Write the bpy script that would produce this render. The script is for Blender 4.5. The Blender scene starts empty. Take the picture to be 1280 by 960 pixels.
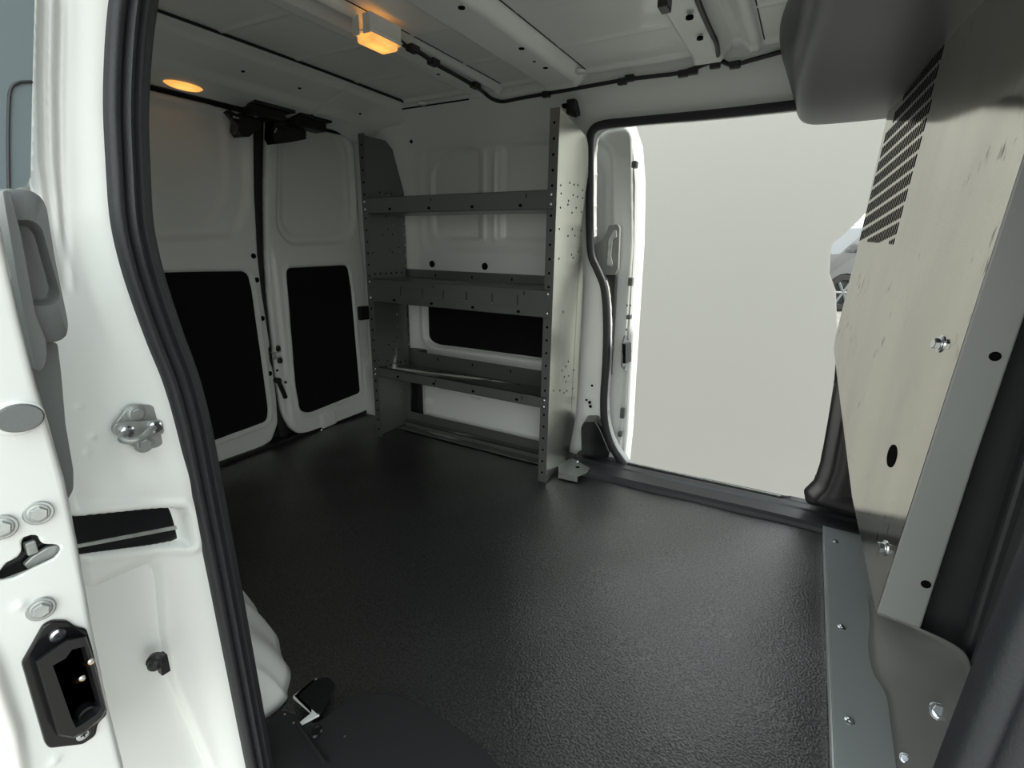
import bpy, bmesh, math, random
import numpy as np
from mathutils import Vector, Matrix
random.seed(4)
SC = bpy.context.scene
COL = SC.collection

# ------------------------------------------------------------------ camera
F = 618.0; CXP, CYP = 640.0, 480.0; H = 0.79
def unit(v): return v / np.linalg.norm(v)
_d = lambda x, y: np.array([x - CXP, -(y - CYP), -F])
_Y = unit(_d(1016, 312)); _X = -unit(_d(-480, 287)); _X = unit(_X - _Y * _X.dot(_Y)); _Z = np.cross(_X, _Y)
R = np.array([_X, _Y, _Z])
cam = bpy.data.objects.new('camera', bpy.data.cameras.new('camera')); COL.objects.link(cam)
cam.data.sensor_width = 36; cam.data.lens = F / 1280 * 36; cam.data.clip_start = 0.01; cam.data.clip_end = 500
M = Matrix(R.tolist()).to_4x4(); M.translation = Vector((0, 0, H)); cam.matrix_world = M
SC.camera = cam

def ray(x, y): return R @ _d(x, y)
def PL(x, y, O, N):                       # where a sight line meets a real plane (used to measure the place)
    r = ray(x, y); o = np.array([0, 0, H]); N = np.array(N, float)
    t = np.dot(np.array(O, float) - o, N) / np.dot(r, N); return o + r * t
def W(ax, val, x, y):
    O = [0, 0, 0]; N = [0, 0, 0]; i = 'XYZ'.index(ax); O[i] = val; N[i] = 1
    return PL(x, y, O, N)
def P2(ax, val, pts):
    k = {'X': (1, 2), 'Y': (0, 2), 'Z': (0, 1)}[ax]
    return [tuple(W(ax, val, *p)[list(k)]) for p in pts]

# ------------------------------------------------------------------ materials
def mat(name, col, rough=0.5, metal=0.0, bump=0.0, bscale=200, spec=0.5, coat=0.0, mottle=0.0, mscale=20, stretch=None, detail=4):
    m = bpy.data.materials.new(name); m.use_nodes = True
    nt = m.node_tree; b = nt.nodes['Principled BSDF']
    b.inputs['Base Color'].default_value = (*col, 1); b.inputs['Roughness'].default_value = rough
    b.inputs['Metallic'].default_value = metal; b.inputs['Specular IOR Level'].default_value = spec
    b.inputs['Coat Weight'].default_value = coat; b.inputs['Coat Roughness'].default_value = 0.1
    tc = nt.nodes.new('ShaderNodeTexCoord'); mp = nt.nodes.new('ShaderNodeMapping')
    nt.links.new(tc.outputs['Object'], mp.inputs['Vector'])
    if stretch: mp.inputs['Scale'].default_value = stretch
    if bump:
        n = nt.nodes.new('ShaderNodeTexNoise'); n.inputs['Scale'].default_value = bscale; n.inputs['Detail'].default_value = detail
        bp = nt.nodes.new('ShaderNodeBump'); bp.inputs['Strength'].default_value = bump; bp.inputs['Distance'].default_value = 0.004
        nt.links.new(mp.outputs[0], n.inputs['Vector']); nt.links.new(n.outputs['Fac'], bp.inputs['Height'])
        nt.links.new(bp.outputs[0], b.inputs['Normal'])
    if mottle:
        n = nt.nodes.new('ShaderNodeTexNoise'); n.inputs['Scale'].default_value = mscale; n.inputs['Detail'].default_value = 5
        r = nt.nodes.new('ShaderNodeValToRGB')
        r.color_ramp.elements[0].position = 0.35; r.color_ramp.elements[1].position = 0.65
        r.color_ramp.elements[0].color = (*[c * (1 - mottle) for c in col], 1)
        r.color_ramp.elements[1].color = (*[min(1, c * (1 + mottle)) for c in col], 1)
        nt.links.new(mp.outputs[0], n.inputs['Vector']); nt.links.new(n.outputs['Fac'], r.inputs['Fac'])
        nt.links.new(r.outputs['Color'], b.inputs['Base Color'])
    return m

white = mat('white_paint', (.79, .81, .79), .36, spec=.5, coat=.25, bump=.02, bscale=60)
black = mat('black_plastic', (.012, .012, .013), .45)
gloss_black = mat('gloss_black', (.008, .008, .009), .2)
board = mat('black_board', (.006, .006, .0065), .85, bump=.1, bscale=500, spec=.2)
hole = mat('dark_hole', (.004, .004, .004), .9, spec=.05)
rubber = mat('seal_rubber', (.019, .021, .024), .5, bump=.15, bscale=500)
mattex = mat('floor_mat', (.010, .0106, .0115), .36, bump=.36, bscale=240, spec=1.0, mottle=.9, mscale=220, detail=2)
shelfm = mat('shelf_grey_metal', (.17, .18, .172), .30, metal=.5, bump=.03, bscale=90, spec=.5)
endm = mat('shelf_end_metal', (.74, .75, .68), .27, metal=.95, bump=.04, bscale=40, stretch=(1, 1, .3))
powder = mat('grey_powder_coat', (.26, .272, .265), .42, bump=.03, bscale=700)
powder2 = mat('dark_grey_powder_coat', (.27, .295, .29), .32, bump=.03, bscale=500)
galv = mat('galvanised_steel', (.62, .60, .545), .12, metal=1.0, bump=.05, bscale=30, mottle=.09, mscale=7, stretch=(1, 1, .35))
# dark scuffs that run down the galvanised sheet
_nt = galv.node_tree; _p = _nt.nodes['Principled BSDF']; _old = _p.inputs['Base Color'].links[0].from_socket
_tc = _nt.nodes.new('ShaderNodeTexCoord'); _mp = _nt.nodes.new('ShaderNodeMapping'); _mp.inputs['Scale'].default_value = (1, 1, .22)
_n1 = _nt.nodes.new('ShaderNodeTexNoise'); _n1.inputs['Scale'].default_value = 130; _n1.inputs['Detail'].default_value = 3
_n2 = _nt.nodes.new('ShaderNodeTexNoise'); _n2.inputs['Scale'].default_value = 9
_m1 = _nt.nodes.new('ShaderNodeMath'); _m1.operation = 'MULTIPLY'
_rp = _nt.nodes.new('ShaderNodeValToRGB'); _rp.color_ramp.elements[0].position = .37; _rp.color_ramp.elements[1].position = .46
_mx = _nt.nodes.new('ShaderNodeMixRGB'); _mx.inputs['Color2'].default_value = (.2, .19, .17, 1)
_nt.links.new(_tc.outputs['Object'], _mp.inputs['Vector']); _nt.links.new(_mp.outputs[0], _n1.inputs['Vector']); _nt.links.new(_tc.outputs['Object'], _n2.inputs['Vector'])
_nt.links.new(_n1.outputs['Fac'], _m1.inputs[0]); _nt.links.new(_n2.outputs['Fac'], _m1.inputs[1]); _nt.links.new(_m1.outputs[0], _rp.inputs['Fac'])
_nt.links.new(_rp.outputs['Color'], _mx.inputs['Fac']); _nt.links.new(_old, _mx.inputs['Color1']); _nt.links.new(_mx.outputs[0], _p.inputs['Base Color'])
zinc = mat('zinc_bolt', (.72, .75, .78), .22, metal=1.0)
steel = mat('worn_steel', (.42, .44, .43), .5, metal=.8, bump=.05, bscale=150, mottle=.15, mscale=60)
greyp = mat('grey_plastic', (.12, .13, .13), .45, bump=.08, bscale=900)
liner = mat('grey_headliner_plastic', (.055, .058, .06), .42, bump=.06, bscale=700)
carpet = mat('dark_carpet', (.035, .036, .038), .9, bump=.3, bscale=900, spec=.2)
darktrim = mat('dark_trim', (.03, .032, .035), .5, bump=.08, bscale=300)
cablem = mat('cable_black', (.008, .008, .009), .5)
brass = mat('brass', (.7, .45, .25), .25, metal=1.0)
seam = mat('seam_black', (.008, .0085, .009), .7)
silver = mat('silver_car_paint', (.10, .103, .105), .35, metal=.3, coat=.6)
glass_dark = mat('tinted_glass', (.02, .025, .03), .05, spec=.8)
blue_glass = mat('door_glass', (.20, .24, .26), .12, spec=.6)
tyre = mat('tyre', (.01, .01, .01), .8)
sandy = mat('sandy_ground', (.22, .21, .19), .95, bump=.2, bscale=30, mottle=.12, mscale=3)
lampglass = bpy.data.materials.new('lit_lens'); lampglass.use_nodes = True
_b = lampglass.node_tree.nodes['Principled BSDF']
_b.inputs['Base Color'].default_value = (.8, .5, .2, 1); _b.inputs['Roughness'].default_value = .3
_b.inputs['Emission Color'].default_value = (1, .42, .09, 1)
_nt = lampglass.node_tree; _tc = _nt.nodes.new('ShaderNodeTexCoord'); _g = _nt.nodes.new('ShaderNodeTexGradient'); _g.gradient_type = 'SPHERICAL'
_mp = _nt.nodes.new('ShaderNodeMapping'); _mp.inputs['Scale'].default_value = (26, 16, 26)
_nt.links.new(_tc.outputs['Object'], _mp.inputs['Vector']); _nt.links.new(_mp.outputs[0], _g.inputs['Vector'])
_ma = _nt.nodes.new('ShaderNodeMath'); _ma.operation = 'MULTIPLY_ADD'; _ma.inputs[1].default_value = .75; _ma.inputs[2].default_value = .42
_nt.links.new(_g.outputs['Fac'], _ma.inputs[0]); _nt.links.new(_ma.outputs[0], _b.inputs['Emission Strength'])
screenm = bpy.data.materials.new('screen_fabric'); screenm.use_nodes = True
_nt = screenm.node_tree; _nt.nodes.remove(_nt.nodes['Principled BSDF'])
_t = _nt.nodes.new('ShaderNodeBsdfTranslucent'); _df = _nt.nodes.new('ShaderNodeBsdfDiffuse'); _mx = _nt.nodes.new('ShaderNodeMixShader')
_t.inputs[0].default_value = (.56, .555, .535, 1); _df.inputs[0].default_value = (.6, .6, .59, 1); _mx.inputs[0].default_value = .15
_nt.links.new(_t.outputs[0], _mx.inputs[1]); _nt.links.new(_df.outputs[0], _mx.inputs[2])
_nt.links.new(_mx.outputs[0], _nt.nodes['Material Output'].inputs['Surface'])

mattex.node_tree.nodes['Principled BSDF'].inputs['IOR'].default_value = 1.9
_nt = mattex.node_tree; _p = _nt.nodes['Principled BSDF']; _n = _nt.nodes.new('ShaderNodeTexNoise'); _n.inputs['Scale'].default_value = 240; _n.inputs['Detail'].default_value = 2
_tc = _nt.nodes.new('ShaderNodeTexCoord'); _mr = _nt.nodes.new('ShaderNodeMapRange'); _mr.inputs['From Min'].default_value = .35; _mr.inputs['From Max'].default_value = .65
_mr.inputs['To Min'].default_value = .5; _mr.inputs['To Max'].default_value = 1.0; _nt.links.new(_tc.outputs['Object'], _n.inputs['Vector'])
_nt.links.new(_n.outputs['Fac'], _mr.inputs['Value']); _nt.links.new(_mr.outputs[0], _p.inputs['Specular IOR Level'])
# ------------------------------------------------------------------ helpers
def add(name, verts, faces, m, parent=None, smooth=True, mats=None, fmat=None):
    me = bpy.data.meshes.new(name); me.from_pydata([tuple(map(float, v)) for v in verts], [], [tuple(map(int, f)) for f in faces])
    me.materials.append(m)
    for x in (mats or []): me.materials.append(x)
    if smooth: me.polygons.foreach_set('use_smooth', [True] * len(me.polygons))
    if fmat is not None: me.polygons.foreach_set('material_index', list(map(int, fmat)))
    me.update()
    o = bpy.data.objects.new(name, me); COL.objects.link(o)
    if parent is not None:
        o.parent = parent
        o.matrix_parent_inverse = parent.matrix_world.inverted() if False else Matrix.Translation(-Vector(parent.location))
    return o
def tag(o, label=None, cat=None, group=None, kind=None):
    if label: o['label'] = label
    if cat: o['category'] = cat
    if group: o['group'] = group
    if kind: o['kind'] = kind
    return o
def empty(name, loc, label, cat, group=None):
    o = bpy.data.objects.new(name, None); COL.objects.link(o); o.location = loc; o.empty_display_size = .05
    return tag(o, label, cat, group)
def ss(x, a, b):
    t = np.clip((x - a) / (b - a), 0, 1); return t * t * (3 - 2 * t)
def sd(U, V, poly):
    poly = np.array(poly); d = np.full(U.shape, 1e9); inside = np.zeros(U.shape, bool)
    n = len(poly)
    for i in range(n):
        a = poly[i]; b = poly[(i + 1) % n]; e = b - a; L = e.dot(e) + 1e-12
        t = np.clip(((U - a[0]) * e[0] + (V - a[1]) * e[1]) / L, 0, 1)
        d = np.minimum(d, (U - a[0] - t * e[0]) ** 2 + (V - a[1] - t * e[1]) ** 2)
        c = (a[1] > V) != (b[1] > V)
        with np.errstate(divide='ignore', invalid='ignore'):
            xx = (b[0] - a[0]) * (V - a[1]) / (b[1] - a[1] + 1e-12) + a[0]
        inside ^= c & (U < xx)
    d = np.sqrt(d); return np.where(inside, -d, d)
def fillet(poly, r, n=5):
    out = []; poly = [np.array(p, float) for p in poly]; N = len(poly)
    for i in range(N):
        rr = r[i] if isinstance(r, (list, tuple)) else r
        p, a, b = poly[i], poly[i - 1], poly[(i + 1) % N]
        la, lb = np.linalg.norm(a - p), np.linalg.norm(b - p); k = min(rr, la * .48, lb * .48)
        s, e = p + (a - p) / la * k, p + (b - p) / lb * k
        for j in range(n + 1):
            t = j / n; out.append((1 - t) ** 2 * s + 2 * t * (1 - t) * p + t * t * e)
    return out
def rect(u0, u1, v0, v1): return [(u0, v0), (u1, v0), (u1, v1), (u0, v1)]
AX = {'X': ((0, 1, 0), (0, 0, 1), (1, 0, 0)), 'Y': ((1, 0, 0), (0, 0, 1), (0, -1, 0)), 'Z': ((1, 0, 0), (0, 1, 0), (0, 0, -1))}
def hf(name, O, UVN, ur, vr, step, fn, m, keep=None, thick=.003, parent=None):
    """stamped sheet: a grid on a plane, pushed along its normal by fn(u, v); cells where keep > 0 are left out"""
    Uv, Vv, Nv = [np.array(a, float) for a in UVN]; O = np.array(O, float)
    nu = int(round((ur[1] - ur[0]) / step)) + 1; nv = int(round((vr[1] - vr[0]) / step)) + 1
    us = np.linspace(*ur, nu); vs = np.linspace(*vr, nv); U, V = np.meshgrid(us, vs)
    K = keep(U, V) if keep else np.full(U.shape, -1.0)
    if keep:                                   # pull the border vertices on to the outline so edges are clean
        gu = np.gradient(K, us, axis=1); gv = np.gradient(K, vs, axis=0); g = gu * gu + gv * gv + 1e-9
        near = np.abs(K) < step * 1.2
        mv = near & (K > 0)
        U = np.where(mv, U - K * gu / g, U); V = np.where(mv, V - K * gv / g, V)
    Hh = fn(U, V)
    Pt = O + U[..., None] * Uv + V[..., None] * Vv + Hh[..., None] * Nv
    ok = K < step * 1.2
    cell = ok[:-1, :-1] & ok[1:, :-1] & ok[:-1, 1:] & ok[1:, 1:] & ((K[:-1, :-1] < 0) | (K[1:, 1:] < 0) | (K[1:, :-1] < 0) | (K[:-1, 1:] < 0))
    idx = np.arange(nu * nv).reshape(nv, nu); fl = np.dot(np.cross(Uv, Vv), Nv) > 0
    a, b, c, d = idx[:-1, :-1][cell], idx[:-1, 1:][cell], idx[1:, 1:][cell], idx[1:, :-1][cell]
    fc = np.stack([a, b, c, d] if fl else [a, d, c, b], 1)
    used = np.unique(fc); rm = np.full(nu * nv, -1); rm[used] = np.arange(len(used))
    o = add(name, Pt.reshape(-1, 3)[used], rm[fc], m, parent)
    if thick:
        s = o.modifiers.new('thickness', 'SOLIDIFY'); s.thickness = thick; s.offset = -1
    return o
def plate(name, pts, N, th, m, parent=None, bevel=0.0, smooth=False):
    """flat sheet from an outline: front face on pts, extruded back along -N"""
    N = np.array(N, float); N /= np.linalg.norm(N); pts = [np.array(p, float) for p in pts]; n = len(pts)
    c = sum(np.cross(pts[i], pts[(i + 1) % n]) for i in range(n))
    if np.dot(c, N) < 0: pts = pts[::-1]
    vs = pts + [p - N * th for p in pts]
    fs = [tuple(range(n)), tuple(range(2 * n - 1, n - 1, -1))] + [(i, i + n, (i + 1) % n + n, (i + 1) % n) for i in range(n)]
    o = add(name, vs, fs, m, parent, smooth)
    if bevel:
        b = o.modifiers.new('bevel', 'BEVEL'); b.width = bevel; b.segments = 2; b.limit_method = 'ANGLE'
    return o
def box(name, lo, hi, m, parent=None, bevel=.002, rot=None):
    x0, y0, z0 = lo; x1, y1, z1 = hi
    v = [(x0, y0, z0), (x1, y0, z0), (x1, y1, z0), (x0, y1, z0), (x0, y0, z1), (x1, y0, z1), (x1, y1, z1), (x0, y1, z1)]
    f = [(0, 3, 2, 1), (4, 5, 6, 7), (0, 1, 5, 4), (1, 2, 6, 5), (2, 3, 7, 6), (3, 0, 4, 7)]
    o = add(name, v, f, m, parent, False)
    if bevel:
        b = o.modifiers.new('bevel', 'BEVEL'); b.width = bevel; b.segments = 2
    return o
def frame(n):
    n = Vector(n).normalized(); a = Vector((0, 0, 1)) if abs(n.z) < .9 else Vector((1, 0, 0))
    u = a.cross(n).normalized(); v = n.cross(u); return u, v, n
class MB:
    """collects primitives that belong to one part"""
    def __init__(s): s.v = []; s.f = []; s.m = []
    def put(s, vs, fs, mi=0):
        k = len(s.v); s.v += [tuple(map(float, p)) for p in vs]; s.f += [tuple(i + k for i in f) for f in fs]; s.m += [mi] * len(fs); return s
    def prism(s, c, n, prof, seg=16, mi=0, rot=0, sx=1, sy=1):
        u, v, n = frame(n); c = Vector(c); vs = []; fs = []
        for (r, h) in prof:
            for i in range(seg):
                a = 2 * math.pi * i / seg + rot; vs.append(c + u * (r * sx * math.cos(a)) + v * (r * sy * math.sin(a)) + n * h)
        for k in range(len(prof) - 1):
            for i in range(seg):
                j = (i + 1) % seg; fs.append((k * seg + i, k * seg + j, (k + 1) * seg + j, (k + 1) * seg + i))
        L = len(prof) - 1
        fs.append(tuple(L * seg + i for i in range(seg))); fs.append(tuple(reversed(range(seg))))
        return s.put(vs, fs, mi)
    def box(s, lo, hi, mi=0):
        x0, y0, z0 = lo; x1, y1, z1 = hi
        return s.put([(x0, y0, z0), (x1, y0, z0), (x1, y1, z0), (x0, y1, z0), (x0, y0, z1), (x1, y0, z1), (x1, y1, z1), (x0, y1, z1)],
                     [(0, 3, 2, 1), (4, 5, 6, 7), (0, 1, 5, 4), (1, 2, 6, 5), (2, 3, 7, 6), (3, 0, 4, 7)], mi)
    def poly(s, pts, N, th, mi=0):
        N = np.array(N, float); N /= np.linalg.norm(N); pts = [np.array(p, float) for p in pts]; n = len(pts)
        c = sum(np.cross(pts[i], pts[(i + 1) % n]) for i in range(n))
        if np.dot(c, N) < 0: pts = pts[::-1]
        return s.put(pts + [p - N * th for p in pts], [tuple(range(n)), tuple(range(2 * n - 1, n - 1, -1))] + [(i, i + n, (i + 1) % n + n, (i + 1) % n) for i in range(n)], mi)
    def tube(s, pts, r, seg=8, mi=0):
        pts = [Vector(p) for p in pts]; vs = []; fs = []; n = len(pts); pu = None
        for i, p in enumerate(pts):
            t = (pts[min(i + 1, n - 1)] - pts[max(i - 1, 0)]).normalized()
            if pu is None: u, v, _ = frame(t)
            else:
                u = (pu - t * pu.dot(t)).normalized(); v = t.cross(u)
            pu = u; rr = r[i] if isinstance(r, (list, tuple)) else r
            for k in range(seg):
                a = 2 * math.pi * k / seg; vs.append(p + u * rr * math.cos(a) + v * rr * math.sin(a))
        for i in range(n - 1):
            for k in range(seg):
                j = (k + 1) % seg; fs.append((i * seg + k, i * seg + j, (i + 1) * seg + j, (i + 1) * seg + k))
        fs.append(tuple(reversed(range(seg)))); fs.append(tuple((n - 1) * seg + k for k in range(seg)))
        return s.put(vs, fs, mi)
    def build(s, name, mats, parent=None, smooth=False, bevel=0.0):
        if not isinstance(mats, (list, tuple)): mats = [mats]
        o = add(name, s.v, s.f, mats[0], parent, smooth, mats[1:], s.m)
        if bevel:
            b = o.modifiers.new('bevel', 'BEVEL'); b.width = bevel; b.segments = 2; b.limit_method = 'ANGLE'
        if smooth: autosmooth(o)
        return o
def autosmooth(o, ang=40):
    me = o.data; bm = bmesh.new(); bm.from_mesh(me)
    for e in bm.edges:
        if len(e.link_faces) == 2 and e.calc_face_angle(0) > math.radians(ang): e.smooth = False
    bm.to_mesh(me); bm.free()
def curve(pts, n=8):                        # Catmull-Rom through points
    P = [np.array(p, float) for p in pts]; P = [2 * P[0] - P[1]] + P + [2 * P[-1] - P[-2]]; out = []
    for i in range(1, len(P) - 2):
        for k in range(n):
            t = k / n; a, b, c, d = P[i - 1:i + 3]
            out.append(.5 * ((2 * b) + (c - a) * t + (2 * a - 5 * b + 4 * c - d) * t * t + (3 * b - a - 3 * c + d) * t ** 3))
    return out + [P[-2]]
def sweep(name, path, N, prof, m, parent=None):
    """closed profile (s, h) along a path: s across (N x tangent), h along N"""
    N = Vector(N).normalized(); vs = []; fs = []; k = len(prof); n = len(path); path = [Vector(p) for p in path]
    for i, p in enumerate(path):
        t = (path[min(i + 1, n - 1)] - path[max(i - 1, 0)]).normalized(); sdir = N.cross(t).normalized()
        vs += [p + sdir * s + N * h for s, h in prof]
    for i in range(n - 1):
        for j in range(k):
            q = (j + 1) % k; fs.append((i * k + j, i * k + q, (i + 1) * k + q, (i + 1) * k + j))
    fs += [tuple(reversed(range(k))), tuple((n - 1) * k + j for j in range(k))]
    o = add(name, vs, fs, m, parent, True); autosmooth(o, 60)
    me = o.data; bm = bmesh.new(); bm.from_mesh(me); bmesh.ops.recalc_face_normals(bm, faces=bm.faces); bm.to_mesh(me); bm.free()
    return o
def hexbolt(name, c, n, r, parent, m=zinc, washer=1.55, h=.7):
    b = MB(); b.prism(c, n, [(r * washer, -.001), (r * washer, r * .16), (r * washer * .93, r * .25)], 24)
    b.prism(c, n, [(r * 1.28, r * .2), (r * 1.2, r * .34), (r * 1.05, r * .4)], 24)
    b.prism(c, n, [(r, r * .35), (r, r * (.35 + h)), (r * .86, r * (.35 + h + .14))], 6, rot=.3)
    return b.build(name, m, parent)
def screw(name, c, n, r, parent, m=zinc):
    b = MB(); b.prism(c, n, [(r, -.0005), (r * .95, r * .3), (r * .6, r * .62), (r * .2, r * .72)], 12)
    return b.build(name, m, parent, smooth=True)
def plug(name, c, n, r, parent, m=hole, sx=1, sy=1, h=.0012):
    return MB().prism(c, n, [(r, -.001), (r, h * .6), (r * .85, h)], 20, sx=sx, sy=sy).build(name, m, parent)
def struct(o, label, cat): return tag(o, label, cat, kind='structure')

# ================================================================== THE SETTING
# ---- floor mat
fpts = P2('Z', 0.0, [(640, 990), (600, 930), (545, 893), (500, 868), (470, 866)])
near = [(-1.8, .335), (-.62, .335), (-.60, .40), (-.47, .42)] + fpts[::-1][1:]
fpoly = [(-1.8, 1.73), (-1.8, .16), (-.9, .16), (-.85, .335), (-.62, .34), (-.40, .345), (-.28, .31), (.0, .30), (.30, .30), (.30, 1.56), (-.60, 1.535), (-.63, 1.73)]
o = hf('floor', (0, 0, 0), ((1, 0, 0), (0, 1, 0), (0, 0, 1)), (-1.82, .32), (.14, 1.75), .012, lambda u, v: 0.0015 * np.sin(u * 23) * np.sin(v * 17) - .004,
       mattex, keep=lambda u, v: sd(u, v, fpoly), thick=.012)
struct(o, 'black ribbed rubber mat covering the van cargo floor', 'floor')

# ---- ceiling
def ceil_fn(u, v):
    h = -.004 * (1 - ((v - .95) / .7) ** 2)                                    # slight crown upwards
    h += .075 * ss(v, 1.575, 1.70) + .075 * (1 - ss(v, .22, .33))
    end = (1 - ss(v, 1.575, 1.605)) * ss(v, .30, .34)
    def bow(a, b, dp, w=.014): return dp * ss(u, a, a + w) * (1 - ss(u, b - w, b)) * end
    h += bow(-1.105, -.975, .020, .010) - bow(-1.052, -1.00, .018, .006)
    h += bow(-.825, -.675, .032, .02) - bow(-.70, -.683, .006, .004)
    h += bow(-.365, -.275, .024, .012) + bow(-.225, -.19, .012, .006) - bow(-.27, -.232, .012, .006)
    for y in (.72, .90, 1.125, 1.355):
        h += .0035 * np.exp(-((v - y + .02 * np.sin(u * 3)) / .007) ** 2) * (1 - np.clip(bow(-1.11, -.97, 1) + bow(-.84, -.66, 1) + bow(-.38, -.18, 1), 0, 1))
    h += .008 * ss(v, 1.56, 1.57) * (1 - ss(v, 1.585, 1.59))
    return h
ceil = hf('ceiling', (0, 0, 1.30), AX['Z'], (-1.46, .42), (.12, 1.68), .006, ceil_fn, white, thick=.004)
struct(ceil, 'white painted metal van roof with raised cross ribs', 'ceiling')
plate('roof_skin', [(-1.86, .08, 1.352), (.60, .08, 1.352), (.60, 1.78, 1.352), (-1.86, 1.78, 1.352)], (0, 0, -1), .006, white, ceil)
dots = MB()
for p, rx in (((577, 9), 1), ((652, 60), 1), ((682, 84), 1), ((668, 76), .6), ((548, 92), .8), ((572, 106), .8), ((862, 22), 1.1), ((875, 48), 1.0), ((464, 56), .6)):
    q = W('Z', 1.272 if p[0] > 560 and p[0] != 572 else 1.285, *p); dots.prism((q[0], q[1], q[2] - .001), (0, 0, -1), [(.0075 * rx, -.004), (.0075 * rx, .0015)], 14)
dots.build('rib_hole', hole, ceil)
# dark sealing strip at the roof's far and rear edges
for nm, pts in (('roof_seam', [(-1.45, 1.600), (-1.3, 1.604), (-1.13, 1.607)]),):
    sweep('roof_seam', curve([(x, y, 1.281) for x, y in pts]), (0, 0, -1), [(-.001, -.004), (.001, -.004), (.0008, .001), (-.0008, .001)], seam, ceil)
for x in (-.671, -.971, -.186):
    sweep('roof_seam', [(x, y, 1.2990 + .004 * (1 - ((y - .95) / .7) ** 2)) for y in np.linspace(.36, 1.565, 12)], (0, 0, -1), [(-.0016, -.003), (.0016, -.003), (.0012, .0006), (-.0012, .0006)], seam, ceil)
hub = MB()
for (px, py) in ((725, 92), (528, 131)):
    q = W('Z', 1.283, px, py); hub.prism((q[0], q[1], 1.284), (0, 0, -1), [(.018, -.006), (.015, .001), (.006, .002)], 18)
hub.build('rib_end_boss', white, ceil, smooth=True)

# ---- rear header (sloping)
hv = np.array((-.34, 0, -.065)); hv = hv / np.linalg.norm(hv); hn = np.array((.065, 0, -.34)); hn /= np.linalg.norm(hn)
HO = (-1.40, 0, 1.30)
def head_fn(u, v):
    h = .010 * ss(v, .035, .05) + .02 * np.exp(-((v - .0) / .02) ** 2) * 0
    h += .012 * ss(v, .17, .22) - .03 * ss(v, .325, .35)
    h -= .006 * np.exp(-((u - 1.325 - (v * .1)) / .004) ** 2) * (v < .26)       # panel seam
    h += .03 * ss(u, 1.50, 1.62) * ss(v, .0, .1)
    return h
hd = hf('wall_rear', HO, ((0, 1, 0), hv, hn), (.12, 1.66), (0, .352), .006, head_fn, white, thick=.004)
struct(hd, 'white sloping header panel above the two rear doors', 'wall')
for p in ((302, 81), (373, 103), (449, 136)):
    q = PL(*p, HO, hn); plug('screw_hole', q + hn * .018, hn, .005, hd)
# black seam between header and roof, header and doors
sweep('roof_seam', [(-1.396, .15, 1.299), (-1.396, .7, 1.300), (-1.396, 1.2, 1.300), (-1.40, 1.58, 1.296)], (0, 0, -1), [(-.002, -.006), (.002, -.006), (.002, .003), (-.002, .003)], seam, hd)
plate('rear_light_block', [(-1.79, .2, -.05), (-1.79, 1.78, -.05), (-1.79, 1.78, 1.32), (-1.79, .2, 1.32)], (1, 0, 0), .01, seam, hd)  # black sheet added behind the doors to stop light leaking through the gaps
sweep('roof_seam', [(-1.737, .15, 1.2255), (-1.737, 1.0, 1.2255), (-1.737, 1.66, 1.2255)], (0, 0, -1), [(-.008, -.012), (.008, -.012), (.008, .005), (-.008, .005)], seam, hd)

# ---- rear doors
DX = -1.75
def px2(pts, ax='X', val=DX): return P2(ax, val, pts)
def door_edge_roll(u, v, poly, r=.012, dep=.02): return -dep * (1 - np.sqrt(np.clip(1 - np.clip((sd(u, v, poly) + r) / r, 0, 1) ** 2, 0, 1)))
# wide door
d1 = [(.16, 1.222)] + px2([(319, 144), (320, 240), (323.5, 315), (329, 365), (339, 430), (347, 495), (349, 530), (341, 552), (325, 562), (272, 582)]) + [(.16, .004)]
d1f = fillet(d1, .012, 3)
b1 = [(.40, .70)] + px2([(312, 337), (318, 365), (338, 512), (336, 528), (268, 553)]) + [(.40, .085)]
b1f = fillet(b1, [.03, .035, .01, .03, .03, .03, .03], 6)
rec1 = fillet([(.36, 1.19)] + px2([(300, 138), (312, 160), (316, 255), (300, 300), (188, 306)]) + [(.36, .775)], [.05, .06, .06, .07, .06, .03, .03], 6)
rec1b = fillet([(.36, 1.19)] + px2([(280, 138), (290, 165), (292, 250), (270, 285), (188, 290)]) + [(.36, .82)], [.05, .06, .06, .07, .06, .03, .03], 6)
def d1fn(u, v):
    h = door_edge_roll(u, v, d1f)
    h -= .016 * (1 - ss(sd(u, v, rec1), -.03, .0)) + .010 * (1 - ss(sd(u, v, rec1b), -.03, .0))
    s = sd(u, v, b1f); h += .005 * np.exp(-((s - .006) / .006) ** 2); h -= .014 * (1 - ss(s, -.008, .0))
    return h
door1 = hf('door_1', (DX, 0, 0), AX['X'], (.16, 1.225), (-.01, 1.24), .005, d1fn, white, keep=lambda u, v: sd(u, v, d1f), thick=.03)
struct(door1, 'wider white rear door, left of the gap, with a black lower board', 'door')
plate('panel_board', [(DX - .008, u, v) for u, v in fillet(b1, [.03, .035, .01, .03, .03, .03, .03], 6)], (1, 0, 0), .004, board, door1)
for p, r in (((317, 320), .0095), ((321, 350), .0095), ((328, 398), .0095), ((337.5, 467), .0095)):
    plug('hole_plug', W('X', DX + .001, *p), (1, 0, 0), r, door1)
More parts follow.
